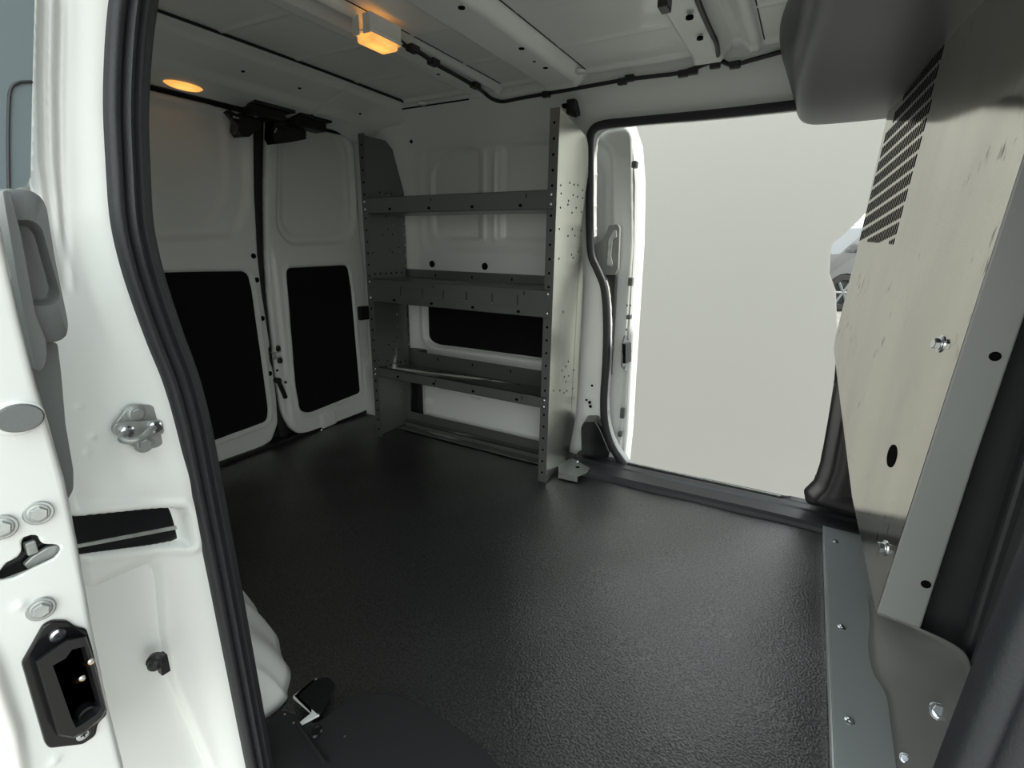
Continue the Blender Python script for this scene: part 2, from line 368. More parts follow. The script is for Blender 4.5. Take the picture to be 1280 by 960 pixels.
# narrow door
d2 = px2([(333, 145), (331, 240), (332, 322), (335, 370), (342, 435), (345, 470), (353, 520), (366, 541), (385, 543)]) + [(1.60, .003), (1.645, .05), (1.645, .6), (1.642, 1.19), (1.60, 1.222)]
d2f = fillet(d2, [.012, .01, .05, .05, .05, .05, .05, .03, .03, .03, .03, .05, .03, .03], 4)
b2 = px2([(354, 334), (433, 330), (438, 362), (449, 488), (447, 492), (384, 517), (372, 514), (366, 480), (357, 368)])
b2f = fillet(b2, [.03, .03, .02, .02, .02, .03, .03, .02, .02], 6)
rec2 = fillet(px2([(346, 156), (428, 158), (441, 185), (446, 285), (432, 306), (360, 309), (343, 285)]), .05, 6)
rec2b = fillet(px2([(352, 165), (425, 165), (436, 190), (440, 275), (425, 298), (366, 300), (351, 280)]), .05, 6)
def d2fn(u, v):
    h = door_edge_roll(u, v, d2f)
    h -= .018 * (1 - ss(sd(u, v, rec2), -.02, .0)) + .008 * (1 - ss(sd(u, v, rec2b), -.025, .0))
    s = sd(u, v, b2f); h += .005 * np.exp(-((s - .006) / .006) ** 2); h -= .014 * (1 - ss(s, -.008, .0))
    yl = 1.162 + .0 * v; h += .010 * ss(u, 1.19, 1.205) * (v < .8) * ss(.80 - v, 0, .1)     # stepped latch edge
    h += .006 * ss(u, 1.33, 1.35) * (1 - ss(u, 1.41, 1.42)) * (1 - ss(v, .05, .10))
    return h
door2 = hf('door_2', (DX + .004, 0, 0), AX['X'], (1.13, 1.68), (-.01, 1.24), .0045, d2fn, white, keep=lambda u, v: sd(u, v, d2f), thick=.03)
struct(door2, 'narrower white rear door beside the shelves, with latch and lever', 'door')
plate('panel_board', [(DX + .008, u, v) for u, v in b2f], (1, 0, 0), .004, board, door2)
plug('hole_plug', W('X', DX + .012, 460.5, 494), (1, 0, 0), .013, door2)
for p in ((346.5, 463), (357, 478)): plug('screw_hole', W('X', DX + .012, *p), (1, 0, 0), .005, door2)
# latch between the doors
lt = MB()
c = W('X', DX + .018, 346, 446)
lt.prism(W('X', DX + .016, 348, 436), (1, 0, 0), [(.010, -.004), (.010, .004), (.006, .007)], 14, sx=.8, sy=1.4)
lt.prism(W('X', DX + .016, 350, 451), (1, 0, 0), [(.010, -.004), (.010, .004), (.006, .007)], 14, sx=1.0, sy=1.1)
lt.tube([W('X', DX + .022, 339, 441), W('X', DX + .03, 346, 440.5), W('X', DX + .024, 351, 439)], .0028, 8, 1)
lt.tube([W('X', DX + .022, 340, 449), W('X', DX + .03, 346, 448), W('X', DX + .024, 351, 447)], .0028, 8, 1)
lt.tube([W('X', DX + .026, 344, 441), W('X', DX + .026, 344.5, 449)], .004, 8, 1)
lt.poly([W('X', DX + .014, *p) for p in ((336, 436), (339, 430), (340, 445), (341, 460), (338, 452))], (1, 0, 0), .004)
lt.build('latch', [gloss_black, steel], door2)
lv = MB(); a = W('X', DX + .024, 348, 476); e = W('X', DX + .02, 357, 497)
lv.prism(a, (1, 0, 0), [(.012, -.016), (.012, .004), (.008, .008)], 16)
lv.tube([a, a * .6 + e * .4, e], [.008, .0085, .009], 10)
lv.build('lever', gloss_black, door2, smooth=True)
# rubber stop on the door's outer edge
rs = MB(); q = W('X', DX + .02, 453, 391)
rs.box((q[0] - .02, q[1] - .022, q[2] - .032), (q[0] + .016, q[1] + .03, q[2] + .03)); rs.build('door_stop', black, door2, bevel=.005)
# vertical rubber seal in the gap
sweep('door_seal', curve([W('X', DX - .022, *p) for p in ((326, 140), (326, 240), (328, 320), (333, 372), (341, 432), (348, 500), (358, 545))]), (1, 0, 0),
      [(-.026, -.006), (.026, -.006), (.02, .004), (-.02, .004)], seam, door1)
# hinge-side pieces: strikers on the header, hooks on the doors
sk = MB()
def obox(mb, cx, y0, y1, z0, z1, dx=.02, mi=0): mb.box((cx - dx, y0, z0), (cx + dx, y1, z1), mi)
q0 = W('X', -1.70, 304, 120); q1 = W('X', -1.70, 352, 146)
ms = MB(); ms.box((-1.735, q0[1] + .005, 1.192), (-1.665, q1[1] - .01, 1.245)); ms.box((-1.71, q0[1], 1.222), (-1.64, q1[1] + .015, 1.25))
ms.tube([(-1.66, q0[1] + .04, 1.235), (-1.645, q0[1] + .05, 1.228), (-1.645, q0[1] + .075, 1.226)], .004, 6)
tag(ms.build('striker', black, hd, bevel=.006), None)
q0 = W('X', -1.70, 362, 136); q1 = W('X', -1.70, 402, 158)
ms = MB(); ms.box((-1.735, q0[1], 1.192), (-1.67, q1[1], 1.24)); ms.box((-1.71, q0[1] + .0, 1.222), (-1.645, q1[1] + .008, 1.247))
ms.build('striker', black, hd, bevel=.006)
hk = MB()
hk.poly([W('X', DX + .05, *p) for p in ((301, 141), (316, 140), (327, 150), (328, 160), (318, 166), (312, 171), (303, 171), (298, 163))], (1, 0, 0), .05)
hk.poly([W('X', DX + .06, *p) for p in ((283, 140), (287, 137), (300, 144), (300, 148), (297, 156))], (1, 0, 0), .02)
hk.tube([W('X', DX + .065, 291, 146), W('X', DX + .07, 299, 148)], .0035, 6, 1); hk.tube([W('X', DX + .06, 318, 145), W('X', DX + .07, 326, 144)], .005, 6, 1)
hk.build('upper_latch', [gloss_black, steel], door1, bevel=.004)
hk = MB()
hk.poly([W('X', DX + .05, *p) for p in ((342, 151), (352, 148), (372, 152), (380, 161), (383, 165), (383, 174), (362, 178), (345, 180), (341, 172))], (1, 0, 0), .05)
hk.tube([W('X', DX + .055, 346, 160), W('X', DX + .06, 360, 161), W('X', DX + .055, 372, 159)], .004, 6, 0)
hk.tube([W('X', DX + .055, 343, 166), W('X', DX + .058, 346, 160)], .003, 6, 1)
hk.prism(W('X', DX + .051, 345, 154.5), (1, 0, 0), [(.009, -.004), (.009, .004), (.005, .006)], 12)
hk.build('upper_latch', [gloss_black, steel], door2, bevel=.004)
# rear threshold (dark) with two studs
th = MB(); th.box((-1.80, .33, -.03), (-1.735, 1.72, .012)); o = th.build('trim_1', black, bevel=.006)
struct(o, 'black rear threshold strip under the rear doors', 'sill')
for p in ((316, 569), (401, 537)):
    q = W('X', -1.742, *p); b = MB(); b.prism(q, (1, 0, 0), [(.006, -.006), (.006, .008), (.003, .010)], 10); b.build('stud', zinc, o)
# lower right rear corner, white body bit and dark liner beside the shelves
# ---- far wall
def far_seal_pts(): return [(1002, 133), (900, 144), (800, 153), (760, 157), (745, 163), (740, 178), (740, 215), (740, 280), (742, 318), (750, 338), (758, 360), (761, 400), (760, 450), (757, 500), (759, 530), (767, 556), (783, 580)]
SY = 1.675
fs3 = curve([W('Y', SY, *p) for p in far_seal_pts()], 6)
open_poly = [(p[0], p[2]) for p in fs3] + [(.12, -.2), (.12, 1.15)]
recA = fillet([(-1.40, .80), (-1.15, .80), (-1.15, 1.145), (-1.26, 1.165), (-1.40, 1.10)], [.07, .02, .02, .06, .06], 6)
recB = fillet([(-1.06, .80), (-.80, .80), (-.80, 1.15), (-1.06, 1.15)], [.02, .05, .05, .02], 6)
recO = fillet([(-1.45, .75), (-.76, .75), (-.76, 1.18), (-1.45, 1.18)], .08, 6)
lowb = fillet([(-1.447, .37), (-1.40, .345), (-.82, .35), (-.80, .37), (-.80, .655), (-1.447, .655)], .03, 6)
def far_fn(u, v):
    h = .11 * ss(v, 1.155, 1.33) ** 1.2
    h += .058 * ss(-u, 1.45, 1.60)
    h -= .012 * (1 - ss(sd(u, v, recO), -.035, .0))
    h -= .014 * (1 - ss(np.minimum(sd(u, v, recA), sd(u, v, recB)), -.02, .0))
    h += .008 * (np.exp(-((u + 1.135) / .007) ** 2) + np.exp(-((u + 1.085) / .007) ** 2)) * ss(v, .79, .82) * (1 - ss(v, 1.11, 1.14))
    h += .02 * ss(v, .64, .69) * (1 - ss(v, .71, .77)) * 0
    s = sd(u, v, lowb); h += .006 * np.exp(-((s - .008) / .008) ** 2); h -= .03 * (1 - ss(s, -.012, .0))
    h += .045 * (1 - ss(v, .20, .30)) * (1 - ss(u, -.80, -.72))
    h += .012 * ss(u, -.72, -.66) * (1 - ss(v, 1.1, 1.16))
    h -= .03 * (1 - ss(sd(u, v, open_poly), .0, .012))
    return h
wf = hf('wall_far', (0, 1.70, 0), AX['Y'], (-1.80, .62), (-.03, 1.33), .006, far_fn, white, keep=lambda u, v: -sd(u, v, open_poly) , thick=.004)
struct(wf, 'white far side wall of the van with stamped recesses', 'wall')
plate('panel_board', [(u, 1.722, v) for u, v in lowb], (0, -1, 0), .004, board, wf)
for p in ((540, 330), (606, 333)): plug('hole_plug', W('Y', 1.698, *p), (0, -1, 0), .014, wf)
for p, r in (((514, 177), .007), ((706, 131), .011), ((453, 133), .008)): plug('hole_plug', W('Y', 1.655, *p), (0, -1, 0), r, wf)
b = MB(); q = W('Y', 1.66, 718, 135); b.box((q[0] - .016, 1.63, q[2] - .022), (q[0] + .014, 1.68, q[2] + .02)); b.prism((q[0] + .012, 1.64, q[2] - .025), (0, -1, 0), [(.008, -.01), (.008, .006)], 10)
b.build('rubber_stop', black, wf, bevel=.005)
for p, r in (((740, 482), .0045), ((737, 503), .006), ((738, 508), .006), ((733, 500), .004)): plug('hole_plug', W('Y', 1.672, *p), (0, -1, 0), r, wf)
# wheel housing with shallow stampings
def wh_fn(u, v):
    h = .05 * ss(u, -1.44, -1.40) - .05 * ss(v, .22, .30)
    for (cx, cz, rx, rz) in ((-1.29, .215, .028, .04), (-1.12, .21, .028, .045)):
        h += .008 * (1 - ss(np.maximum(np.abs(u - cx) / rx, np.abs(v - cz) / rz), .75, 1.0))
    h += .006 * (1 - ss(np.hypot((u + 1.385) / .03, (v - .19) / .02), .7, 1)) + .006 * (1 - ss(np.hypot((u + 1.385) / .03, (v - .105) / .02), .7, 1))
    h += .022 * (1 - ss(v, .018, .035)) + .008 * np.exp(-((v - .045) / .008) ** 2)
    return h
hf('wheel_housing', (0, 1.685, 0), AX['Y'], (-1.44, -.72), (-.005, .31), .006, wh_fn, white, thick=.004, parent=wf)
o = box('liner_pad', (-1.62, 1.63, 0), (-1.43, 1.70, .33), black, wf, .01)
# black seal round the far opening
prof = [(-.012, -.004), (-.012, .008), (-.006, .012), (0, .010), (.006, .012), (.012, .008), (.012, -.004)]
sl = sweep('trim_2', [(p[0], p[1] - .018, p[2]) for p in fs3], (0, -1, 0), prof, rubber)
struct(sl, 'black rubber seal around the far sliding door opening', 'seal')
# black corner block at the foot of the far pillar
cb = fillet([W('Y', 1.615, *p) for p in ((727, 572), (726, 535), (730, 527), (744, 527), (749, 535), (762, 566), (760, 573))], .008, 3)
o = plate('trim_3', cb, (.2, -1, 0), .09, gloss_black, None, .006); struct(o, 'black plastic corner block at the foot of the far door pillar', 'trim')
# sill step
pr = [(1.53, -.012), (1.532, .010), (1.542, .018), (1.60, .020), (1.61, .024), (1.64, .024), (1.645, .012), (1.665, .010), (1.668, .020), (1.673, .020), (1.676, -.03), (1.80, -.035), (1.80, -.09), (1.53, -.09)]
xs = np.linspace(-.66, .30, 33); vs = []; fs_ = []
for x in xs:
    dy = 0.025 * ss(np.array(x), -.6, .1)
    for (y, z) in pr:
        zz = z
        if (x < -.485 or x > .045) and 1.64 < y < 1.675: zz = .026
        vs.append((x, y + float(dy), zz))
k = len(pr)
for i in range(len(xs) - 1):
    for j in range(k):
        q = (j + 1) % k; fs_.append((i * k + j, (i + 1) * k + j, (i + 1) * k + q, i * k + q))
fs_ += [tuple(range(k)), tuple(reversed([(len(xs) - 1) * k + j for j in range(k)]))]
sill = add('trim_4', vs, fs_, mat('sill_plastic', (.035, .037, .041), .38, bump=.06, bscale=500), None, False)
bm = bmesh.new(); bm.from_mesh(sill.data); bmesh.ops.recalc_face_normals(bm, faces=bm.faces); bm.to_mesh(sill.data); bm.free()
struct(sill, 'black plastic step sill of the far side door', 'sill')
sweep('sill_strip', [(-.47, 1.672, .0215), (-.2, 1.68, .0215), (.03, 1.688, .0215)], (0, 0, 1), [(-.003, -.002), (.003, -.002), (.003, .002), (-.003, .002)], steel, sill)
# dark plastic trim of the front pillar beyond the opening
pe = P2('Y', 1.62, [(1004, 617), (1018, 604), (1026, 580), (1035, 530), (1043, 480), (1047, 430)])
pil = [tuple(p) for p in pe] + [(.125, .8), (.15, 1.20), (.36, 1.20), (.36, .02), (.10, .035)]
pilf = fillet(pil, .01, 3)
def pil_fn(u, v):
    s = sd(u, v, pilf)
    return -.05 * (1 - ss(-s, 0, .035)) + .03 * ss(-s, .05, .12)
o = hf('trim_5', (0, 1.60, 0), AX['Y'], (.02, .36), (.02, 1.2), .006, pil_fn, mat('pillar_plastic', (.035, .034, .034), .35), keep=lambda u, v: sd(u, v, pilf), thick=.02)
struct(o, 'dark plastic trim on the pillar behind the steel partition', 'trim')

# ---- headliner drop at the front of the roof
secs = []
for (y, xl, zb) in ((1.70, -.088, 1.118), (1.60, -.088, 1.118), (1.52, -.092, 1.130), (1.42, -.085, 1.160), (1.30, -.07, 1.185), (1.1, -.05, 1.20), (.7, -.04, 1.21), (.33, -.04, 1.20)):
    top = -.15 + (.04 if y < 1.45 else 0) * min(1, (1.45 - y) / .1 if y < 1.45 else 0)
    secs.append([(top, y, 1.335), (top, y, 1.285), (top + .012, y, 1.262), (xl - .022, y, 1.20 if zb < 1.17 else 1.235), (xl - .006, y, zb + .035), (xl + .005, y, zb + .014), (xl + .028, y, zb + .002), (xl + .06, y, zb), (.10, y, zb), (.42, y, zb + .01)])
vs = [p for s_ in secs for p in s_]; k = len(secs[0]); fs_ = [(i * k + j, i * k + j + 1, (i + 1) * k + j + 1, (i + 1) * k + j) for i in range(len(secs) - 1) for j in range(k - 1)]
hl = add('trim_6', vs, fs_, liner); s = hl.modifiers.new('sub', 'SUBSURF'); s.levels = 2; s.render_levels = 2
s = hl.modifiers.new('thickness', 'SOLIDIFY'); s.thickness = .004; s.offset = 0
struct(hl, 'grey plastic headliner drop above the partition', 'headliner')

# ---- far sliding door, slid open outside the body
door3 = bpy.data.objects.new('door_3', None)
dpoly = fillet([(-1.20, -.05), (-.545, -.05), (-.525, .1), (-.53, .8), (-.565, 1.16), (-.62, 1.20), (-1.2, 1.20)], .03, 4)
upr = fillet([(-1.15, .50), (-.625, .50), (-.605, .8), (-.625, 1.10), (-.68, 1.155), (-1.15, 1.15)], .07, 6)
upr2 = fillet([(-1.15, .55), (-.66, .55), (-.645, .8), (-.66, 1.06), (-.72, 1.11), (-1.15, 1.11)], .07, 6)
def d3fn(u, v):
    h = -.03 * (1 - ss(sd(u, v, upr), -.03, 0)) - .012 * (1 - ss(sd(u, v, upr2), -.03, 0))
    h -= .02 * ss(sd(u, v, dpoly), -.012, 0)
    return h
door3 = hf('door_3', (0, 1.745, 0), AX['Y'], (-1.2, -.515), (-.05, 1.2), .006, d3fn, white, keep=lambda u, v: sd(u, v, dpoly), thick=.01)
struct(door3, 'white far sliding door standing open behind the pillar', 'door')
# its front edge, two steps
def edge_strip(x0, y0, y1, dx, pts, name):
    vs = []; fs_ = []
    for (z, ox) in pts:
        vs += [(x0 + ox, y0, z), (x0 + ox + dx, y0 + .006, z), (x0 + ox + dx, y1, z), (x0 + ox - .01, y1 + .004, z)]
    for i in range(len(pts) - 1):
        for j in range(3): fs_.append((i * 4 + j, i * 4 + j + 1, i * 4 + 4 + j + 1, i * 4 + 4 + j))
    o = add(name, vs, fs_, white, door3, False); bm = bmesh.new(); bm.from_mesh(o.data); bmesh.ops.recalc_face_normals(bm, faces=bm.faces); bm.to_mesh(o.data); bm.free()
    s = o.modifiers.new('thickness', 'SOLIDIFY'); s.thickness = .004; s.offset = 0; return o
zs = [(-.05, .01), (.1, .012), (.3, .006), (.55, 0), (.8, -.006), (1.0, -.02), (1.12, -.04), (1.2, -.075)]
edge_strip(-.532, 1.752, 1.80, .006, zs, 'front_edge'); edge_strip(-.525, 1.803, 1.835, .004, zs, 'outer_edge')
# handle with its bracket on the inside of that door
def P3(y, pts): return [W('Y', y, *p) for p in pts]
hm = MB(); hm.poly(fillet(P3(1.70, [(761, 281), (772, 280), (775, 284), (773, 336), (768, 344), (752, 343), (745, 322), (742, 306), (752, 300), (758, 292)]), .006, 3), (.2, -1, 0), .03)
handle = hm.build('door_handle', mat('handle_grey', (.26, .265, .26), .35), door3, bevel=.003)
hm = MB(); hm.poly(fillet(P3(1.692, [(766, 288), (770, 287), (771, 297), (766, 300), (764, 320), (766, 330), (764, 334), (758, 332), (760, 300)]), .003, 2), (.2, -1, 0), .012)
hm.build('grip', steel, handle, bevel=.002)
hm = MB(); hm.poly(P3(1.715, [(753, 344), (770, 344), (766, 420), (763, 470), (758, 470), (762, 420), (757, 372)]), (0, -1, 0), .02); hm.build('gap_shade_strip', black, door3, bevel=.003)  # black strip stands in for the shade in the gap between pillar and door
# latch, switch and rubber buffers on its front edge
fx = -.523
def onedge(p, dx=0): return W('X', fx + dx, *p)
lb = MB()
lb.poly(fillet([onedge(p, .002) for p in ((779, 430), (782, 419), (787, 425), (790, 440), (788, 455), (783, 464), (778, 458))], .004, 2), (1, 0, 0), .006)
lb.poly(fillet([onedge(p, .012) for p in ((782, 430), (789, 428), (789, 452), (782, 455))], .004, 2), (1, 0, 0), .012, 1)
lb.prism(onedge((785, 423), .004), (1, 0, 0), [(.006, 0), (.006, .004)], 10, 2); lb.prism(onedge((781, 459), .004), (1, 0, 0), [(.006, 0), (.006, .004)], 10, 2)
lb.build('latch', [steel, gloss_black, zinc], door3)
for p, a, b_ in (((792, 206), .012, .010), ((787, 352), .008, .014), ((785, 396), .010, .008), ((777, 516), .008, .020), ((774, 542), .010, .010)):
    q = onedge(p); m_ = MB(); m_.box((q[0] - .004, q[1] - a, q[2] - b_), (q[0] + .012, q[1] + a, q[2] + b_)); m_.build('buffer', greyp, door3, bevel=.003)
for p in ((784, 382), (788, 382), (783, 412)): plug('screw_hole', onedge(p, .001), (1, 0, 0), .004, door3)

# ---- walls and an added light stop, facing away from the view
def quad_wall(name, pts, N, m, label, cat, th=.02): return struct(plate(name, pts, N, th, m), label, cat)
quad_wall('wall_near', [(-1.80, .13, -.05), (-.62, .13, -.05), (-.62, .13, 1.34), (-1.80, .13, 1.34)], (0, 1, 0), white, 'white near side wall beside the open sliding door', 'wall')
quad_wall('front_light_stop', [(.55, .30, -.1), (.55, 2.0, -.1), (.55, 2.0, 1.33), (.55, .30, 1.33)], (-1, 0, 0), darktrim, 'dark panel added behind the partition to stop light from the cab', 'wall')  # dark panel added to keep light from leaking in at the cab end
o = box('trim_7', (-.70, .24, 1.10), (.55, .34, 1.33), white, None, .02); struct(o, 'white roof rail above the near door opening', 'trim')

# near wheel housing inside the opening (white lobed panel)
wp = curve([W('Z', 0.0, *p) for p in ((298, 700), (312, 748), (330, 775), (345, 815), (356, 850), (360, 872), (350, 895))], 4)
rows = 14; vs = []; fs_ = []
basep = [np.array(p) for p in curve([(-1.35, .56, 0), (-1.18, .55, 0), (-1.02, .525, 0), (-.90, .50, 0), (-.80, .47, 0), (-.72, .43, 0), (-.69, .395, 0), (-.69, .34, 0)], 7)]
L = len(basep)
for r_ in range(rows + 1):
    t = r_ / rows; z = .34 * t; inset = .62 * z - .02 * math.sin(min(1, t * 3) * math.pi / 2)
    for i, p in enumerate(basep):
        rib = .004 * math.cos(i / L * 2 * math.pi * 6.0) * (1 if i < L - 8 else .2)
        vs.append((p[0] - .02 * t, p[1] - inset + rib * (1 - t * .5) + .0, z))
for r_ in range(rows):
    for i in range(L - 1): a = r_ * L + i; fs_.append((a, a + 1, a + L + 1, a + L))
o = add('trim_8', vs, fs_, white); s = o.modifiers.new('thickness', 'SOLIDIFY'); s.thickness = .004; s.offset = 0
struct(o, 'white ribbed wheel housing low behind the near door seal', 'wheel housing')

# ---- near door pillar (jamb) with the tall seal
JX = -.60
slotp = P2('X', JX, [(60, 655), (226, 633), (232, 645), (237, 680), (60, 704)])
slotf = fillet(slotp, .003, 2)
foldc = P2('X', JX, [(196, 690), (198, 740), (203, 800), (214, 862), (232, 905), (262, 975)])
foldc = sorted(foldc, key=lambda p: p[1])
bead = sorted(P2('X', JX, [(60, 0), (58, 100), (60, 200), (70, 280), (85, 355)]), key=lambda p: p[1])
groove = sorted(P2('X', JX, [(78, 0), (76, 120), (77, 220), (80, 300), (85, 358)]), key=lambda p: p[1])
inner_edge = sorted(P2('X', JX, [(172, -165), (158, -115), (145, -45), (139, 0), (131, 130), (139, 270), (164, 370), (206, 480), (234, 590), (261, 720), (309, 960), (330, 1060)]), key=lambda p: p[1])
outer_edge = sorted(P2('X', JX, [(44, -40), (42, 0), (39, 120), (37, 230)]), key=lambda p: p[1])
def interp(v, pts): return np.interp(v, [p[1] for p in pts], [p[0] for p in pts])
def jamb_fn(u, v):
    e = interp(v, inner_edge)
    h = .008 * ss(u, e - .035, e - .004) - .010 * (1 - ss(v, .60, .74)) * (1 - ss(u, e - .06, e - .01))
    g = interp(v, groove); b = interp(v, bead)
    up = ss(v, .735, .76)
    h += up * (-.004 * np.exp(-((u - g) / .003) ** 2) + .004 * np.exp(-((u - b - .002) / .003) ** 2) + .004 * np.exp(-((u - b + .008) / .003) ** 2))
    h -= .02 * (1 - ss(u, .150, .168)) * (1 - ss(v, .70, .76))                      # shadowed step beside the door
    s = sd(u, v, slotf); h -= .016 * (1 - ss(s, -.0025, .001)) - .004 * np.exp(-((s - .006) / .006) ** 2)
    f = interp(v, foldc); w = 1 - ss(v, .39, .44)
    h -= w * (.036 * (1 - ss(u, f - .003, f + .012)) + .006 * (1 - ss(u, f - .03, f)))
    h += .006 * np.exp(-((v - .52) / .03) ** 2) * ss(u, .17, .22)
    for (px, py) in ((104, 511), (115, 568), (248, 780), (121, 548)):
        q = W('X', JX, px, py); h += .0015 * np.exp(-((u - q[1]) ** 2 + (v - q[2]) ** 2) / .003 ** 2)
    return h
def jamb_keep(u, v):
    e = interp(v, inner_edge); o_ = np.where(v > .815, interp(v, outer_edge), .09)
    return np.maximum(u - e - .004, o_ - u)
jamb = hf('trim_9', (JX, 0, 0), AX['X'], (.09, .33), (-.10, 1.13), .0024, jamb_fn, white, keep=jamb_keep, thick=.004)
struct(jamb, 'white painted door pillar between open near door and black seal', 'pillar')
plate('rail_slot', [(JX - .013, u, v) for u, v in slotf], (1, 0, 0), .003, gloss_black, jamb)
tr = MB(); tr.poly([W('X', JX - .012, *p) for p in ((90, 682), (231, 655), (232, 660), (90, 687))], (1, 0, 0), .003)
tr.build('roller_track', steel, jamb, bevel=.001)
plate('pillar_return', [(JX - .022, .10, -.05), (JX - .022, .24, -.05), (JX - .022, .24, 1.32), (JX - .022, .10, 1.32)], (1, 0, 0), .006, white, jamb)
# clip plug
cl = MB(); q = W('X', JX + .004, 195, 826)
cl.prism(q, (.8, -.6, 0), [(.009, -.004), (.010, .002), (.007, .005), (.007, .009), (.004, .012)], 14); cl.box((q[0] - .004, q[1] + .001, q[2] - .020), (q[0] + .006, q[1] + .010, q[2] + .004))
cl.build('clip', black, jamb)
# striker on the pillar
stp = MB()
pl_ = [W('X', JX + .004, *p) for p in ((141, 533), (147, 526), (160, 508), (172, 505), (190, 506), (201, 516), (205, 530), (206, 552), (199, 559), (180, 563), (163, 557), (146, 545))]
stp.poly(fillet(pl_, .004, 3), (1, 0, 0), .005)
stp.poly(fillet([W('X', JX + .010, *p) for p in ((143, 530), (160, 527), (203, 525), (206, 542), (180, 548), (150, 548), (141, 540))], .004, 3), (1, 0, 0), .006)
striker = stp.build('door_striker', steel, None, bevel=.0012)
tag(striker, 'silver metal door striker bolted to the white pillar', 'striker')
bt = MB(); bt.tube(curve([W('X', JX + .008, 158, 539), W('X', JX + .030, 152, 549), W('X', JX + .036, 165, 551), W('X', JX + .036, 178, 547), W('X', JX + .028, 187, 538), W('X', JX + .008, 193, 534)], 5), .0034, 10)
bt.build('loop', steel, striker, smooth=True)
for p in ((158, 539), (193, 533)):
    MB().prism(W('X', JX + .010, *p), (1, 0, 0), [(.0065, 0), (.0065, .004), (.0045, .005)], 16).build('collar', zinc, striker)
for p in ((170, 517), (180, 555)): hexbolt('hex_bolt', W('X', JX + .005, *p), (1, 0, 0), .0065, striker, steel, 1.45, .35)
# tall ribbed seal
sp = [W('X', JX + .012, *p) for p in ((172, -165), (158, -115), (147, -60), (138, 0), (133, 60), (131, 130), (134, 200), (139, 270), (149, 320), (164, 370), (186, 430), (206, 480), (222, 535), (234, 590), (261, 720), (283, 830), (309, 960), (328, 1050))]
prof = [(0, -.02), (0, .004), (-.003, .008), (-.007, .009), (-.011, .005), (-.0125, .002), (-.014, .006), (-.017, .009), (-.0205, .007), (-.022, .002), (-.024, .0035), (-.0245, .0065), (-.027, .0065), (-.028, .003), (-.036, .001), (-.040, -.008), (-.040, -.02)]
prof = [(-s_, h_) for s_, h_ in prof][::-1]
seal = sweep('trim_10', curve(sp, 8), (1, 0, 0), prof, rubber)
struct(seal, 'tall black ribbed rubber seal curving down the near door opening', 'seal')

# near step trim at the bottom of the picture
tp = [W('Z', .012, *p) for p in ((330, 905), (352, 886), (395, 905), (440, 868), (470, 866), (500, 868), (545, 893), (600, 930), (660, 1000), (330, 1000))]
o = plate('trim_11', fillet(tp, .01, 3), (0, 0, 1), .02, mat('step_plastic', (.010, .0105, .0115), .7, bump=.1, bscale=400), None, .004); struct(o, 'black plastic step trim inside the near door opening', 'trim')
o2 = o
rb = MB(); rb.tube([W('Z', .014, 372, 905), W('Z', .014, 408, 955)], .004, 8); rb.build('raised_rib', black, o2, smooth=True)
cp = MB(); q = W('Z', .013, 395, 916); cp.prism(q, (0, 0, 1), [(.012, -.002), (.012, .002), (.009, .004), (.008, .002)], 20, sx=1, sy=.8); cp.build('push_clip', gloss_black, o2)
for p in ((356, 893), (367, 904), (431, 921)): MB().prism(W('Z', .0125, *p), (0, 0, 1), [(.0022, -.001), (.002, .001)], 8).build('rivet', zinc, o2)
# cut-out where the white floor metal shows
cw = MB(); cw.poly([W('Z', .016, *p) for p in ((367, 869), (371, 870), (399, 893), (378, 904), (372, 905), (389, 891), (366, 871), (394, 848), (397, 848))], (0, 0, 1), .004)
o = cw.build('floor_bracket', mat('bare_white_metal', (.75, .76, .74), .4), None); tag(o, 'white zigzag edge of a cut-out in the black mat by the near door', 'bracket')
pk = plate('flap', fillet([W('Z', .020, *p) for p in ((373, 869), (397, 848), (410, 846), (420, 855), (401, 890), (397, 891))], .006, 2), (0, 0, 1), .004, board, o)

# ---- near sliding door (foreground left)
DXN = -.44
edge_r = [(4, 262), (8, 285), (30, 390), (52, 480), (70, 540), (87, 600), (103, 680), (122, 790), (140, 880), (160, 960), (176, 1040)]
er = sorted(P2('X', DXN, edge_r), key=lambda p: p[1]); 
def d4_fn(u, v):
    e = interp(v, er); h = -.010 * ss(u, e - .006, e) ** 2
    q = P2('X', DXN, [(-14, 800), (5, 860), (22, 910), (30, 960), (36, 1040)]); q = sorted(q, key=lambda p: p[1]); f = interp(v, q)
    h += (.008 * (1 - ss(u, f - .004, f + .004))) * (1 - ss(v, .50, .54))
    for (px, py, r) in ((25, 757, .003), (68, 951, .003)):
        w_ = W('X', DXN, px, py); h += .002 * np.exp(-((u - w_[1]) ** 2 + (v - w_[2]) ** 2) / r ** 2)
    return h
slot4 = fillet(P2('X', DXN, [(-6, 722), (8, 702), (22, 697), (27, 688), (26, 676), (33, 669), (48, 668), (52, 680), (72, 680), (78, 687), (70, 698), (46, 709), (20, 722), (0, 726)]), .003, 3)
def d4_keep(u, v): return np.maximum(u - interp(v, er), -sd(u, v, slot4))
door4 = hf('door_4', (DXN, 0, 0), AX['X'], (.0, .15), (.26, .815), .0022, d4_fn, white, keep=d4_keep, thick=.003)
struct(door4, 'white front edge of the open near sliding door, with fittings', 'door')
plate('slot_back', [(DXN - .012, u * 1.0, v) for u, v in fillet(P2('X', DXN, [(-20, 735), (5, 690), (30, 660), (60, 660), (85, 680), (75, 705), (40, 720), (0, 735)]), .003, 2)], (1, 0, 0), .002, gloss_black, door4)
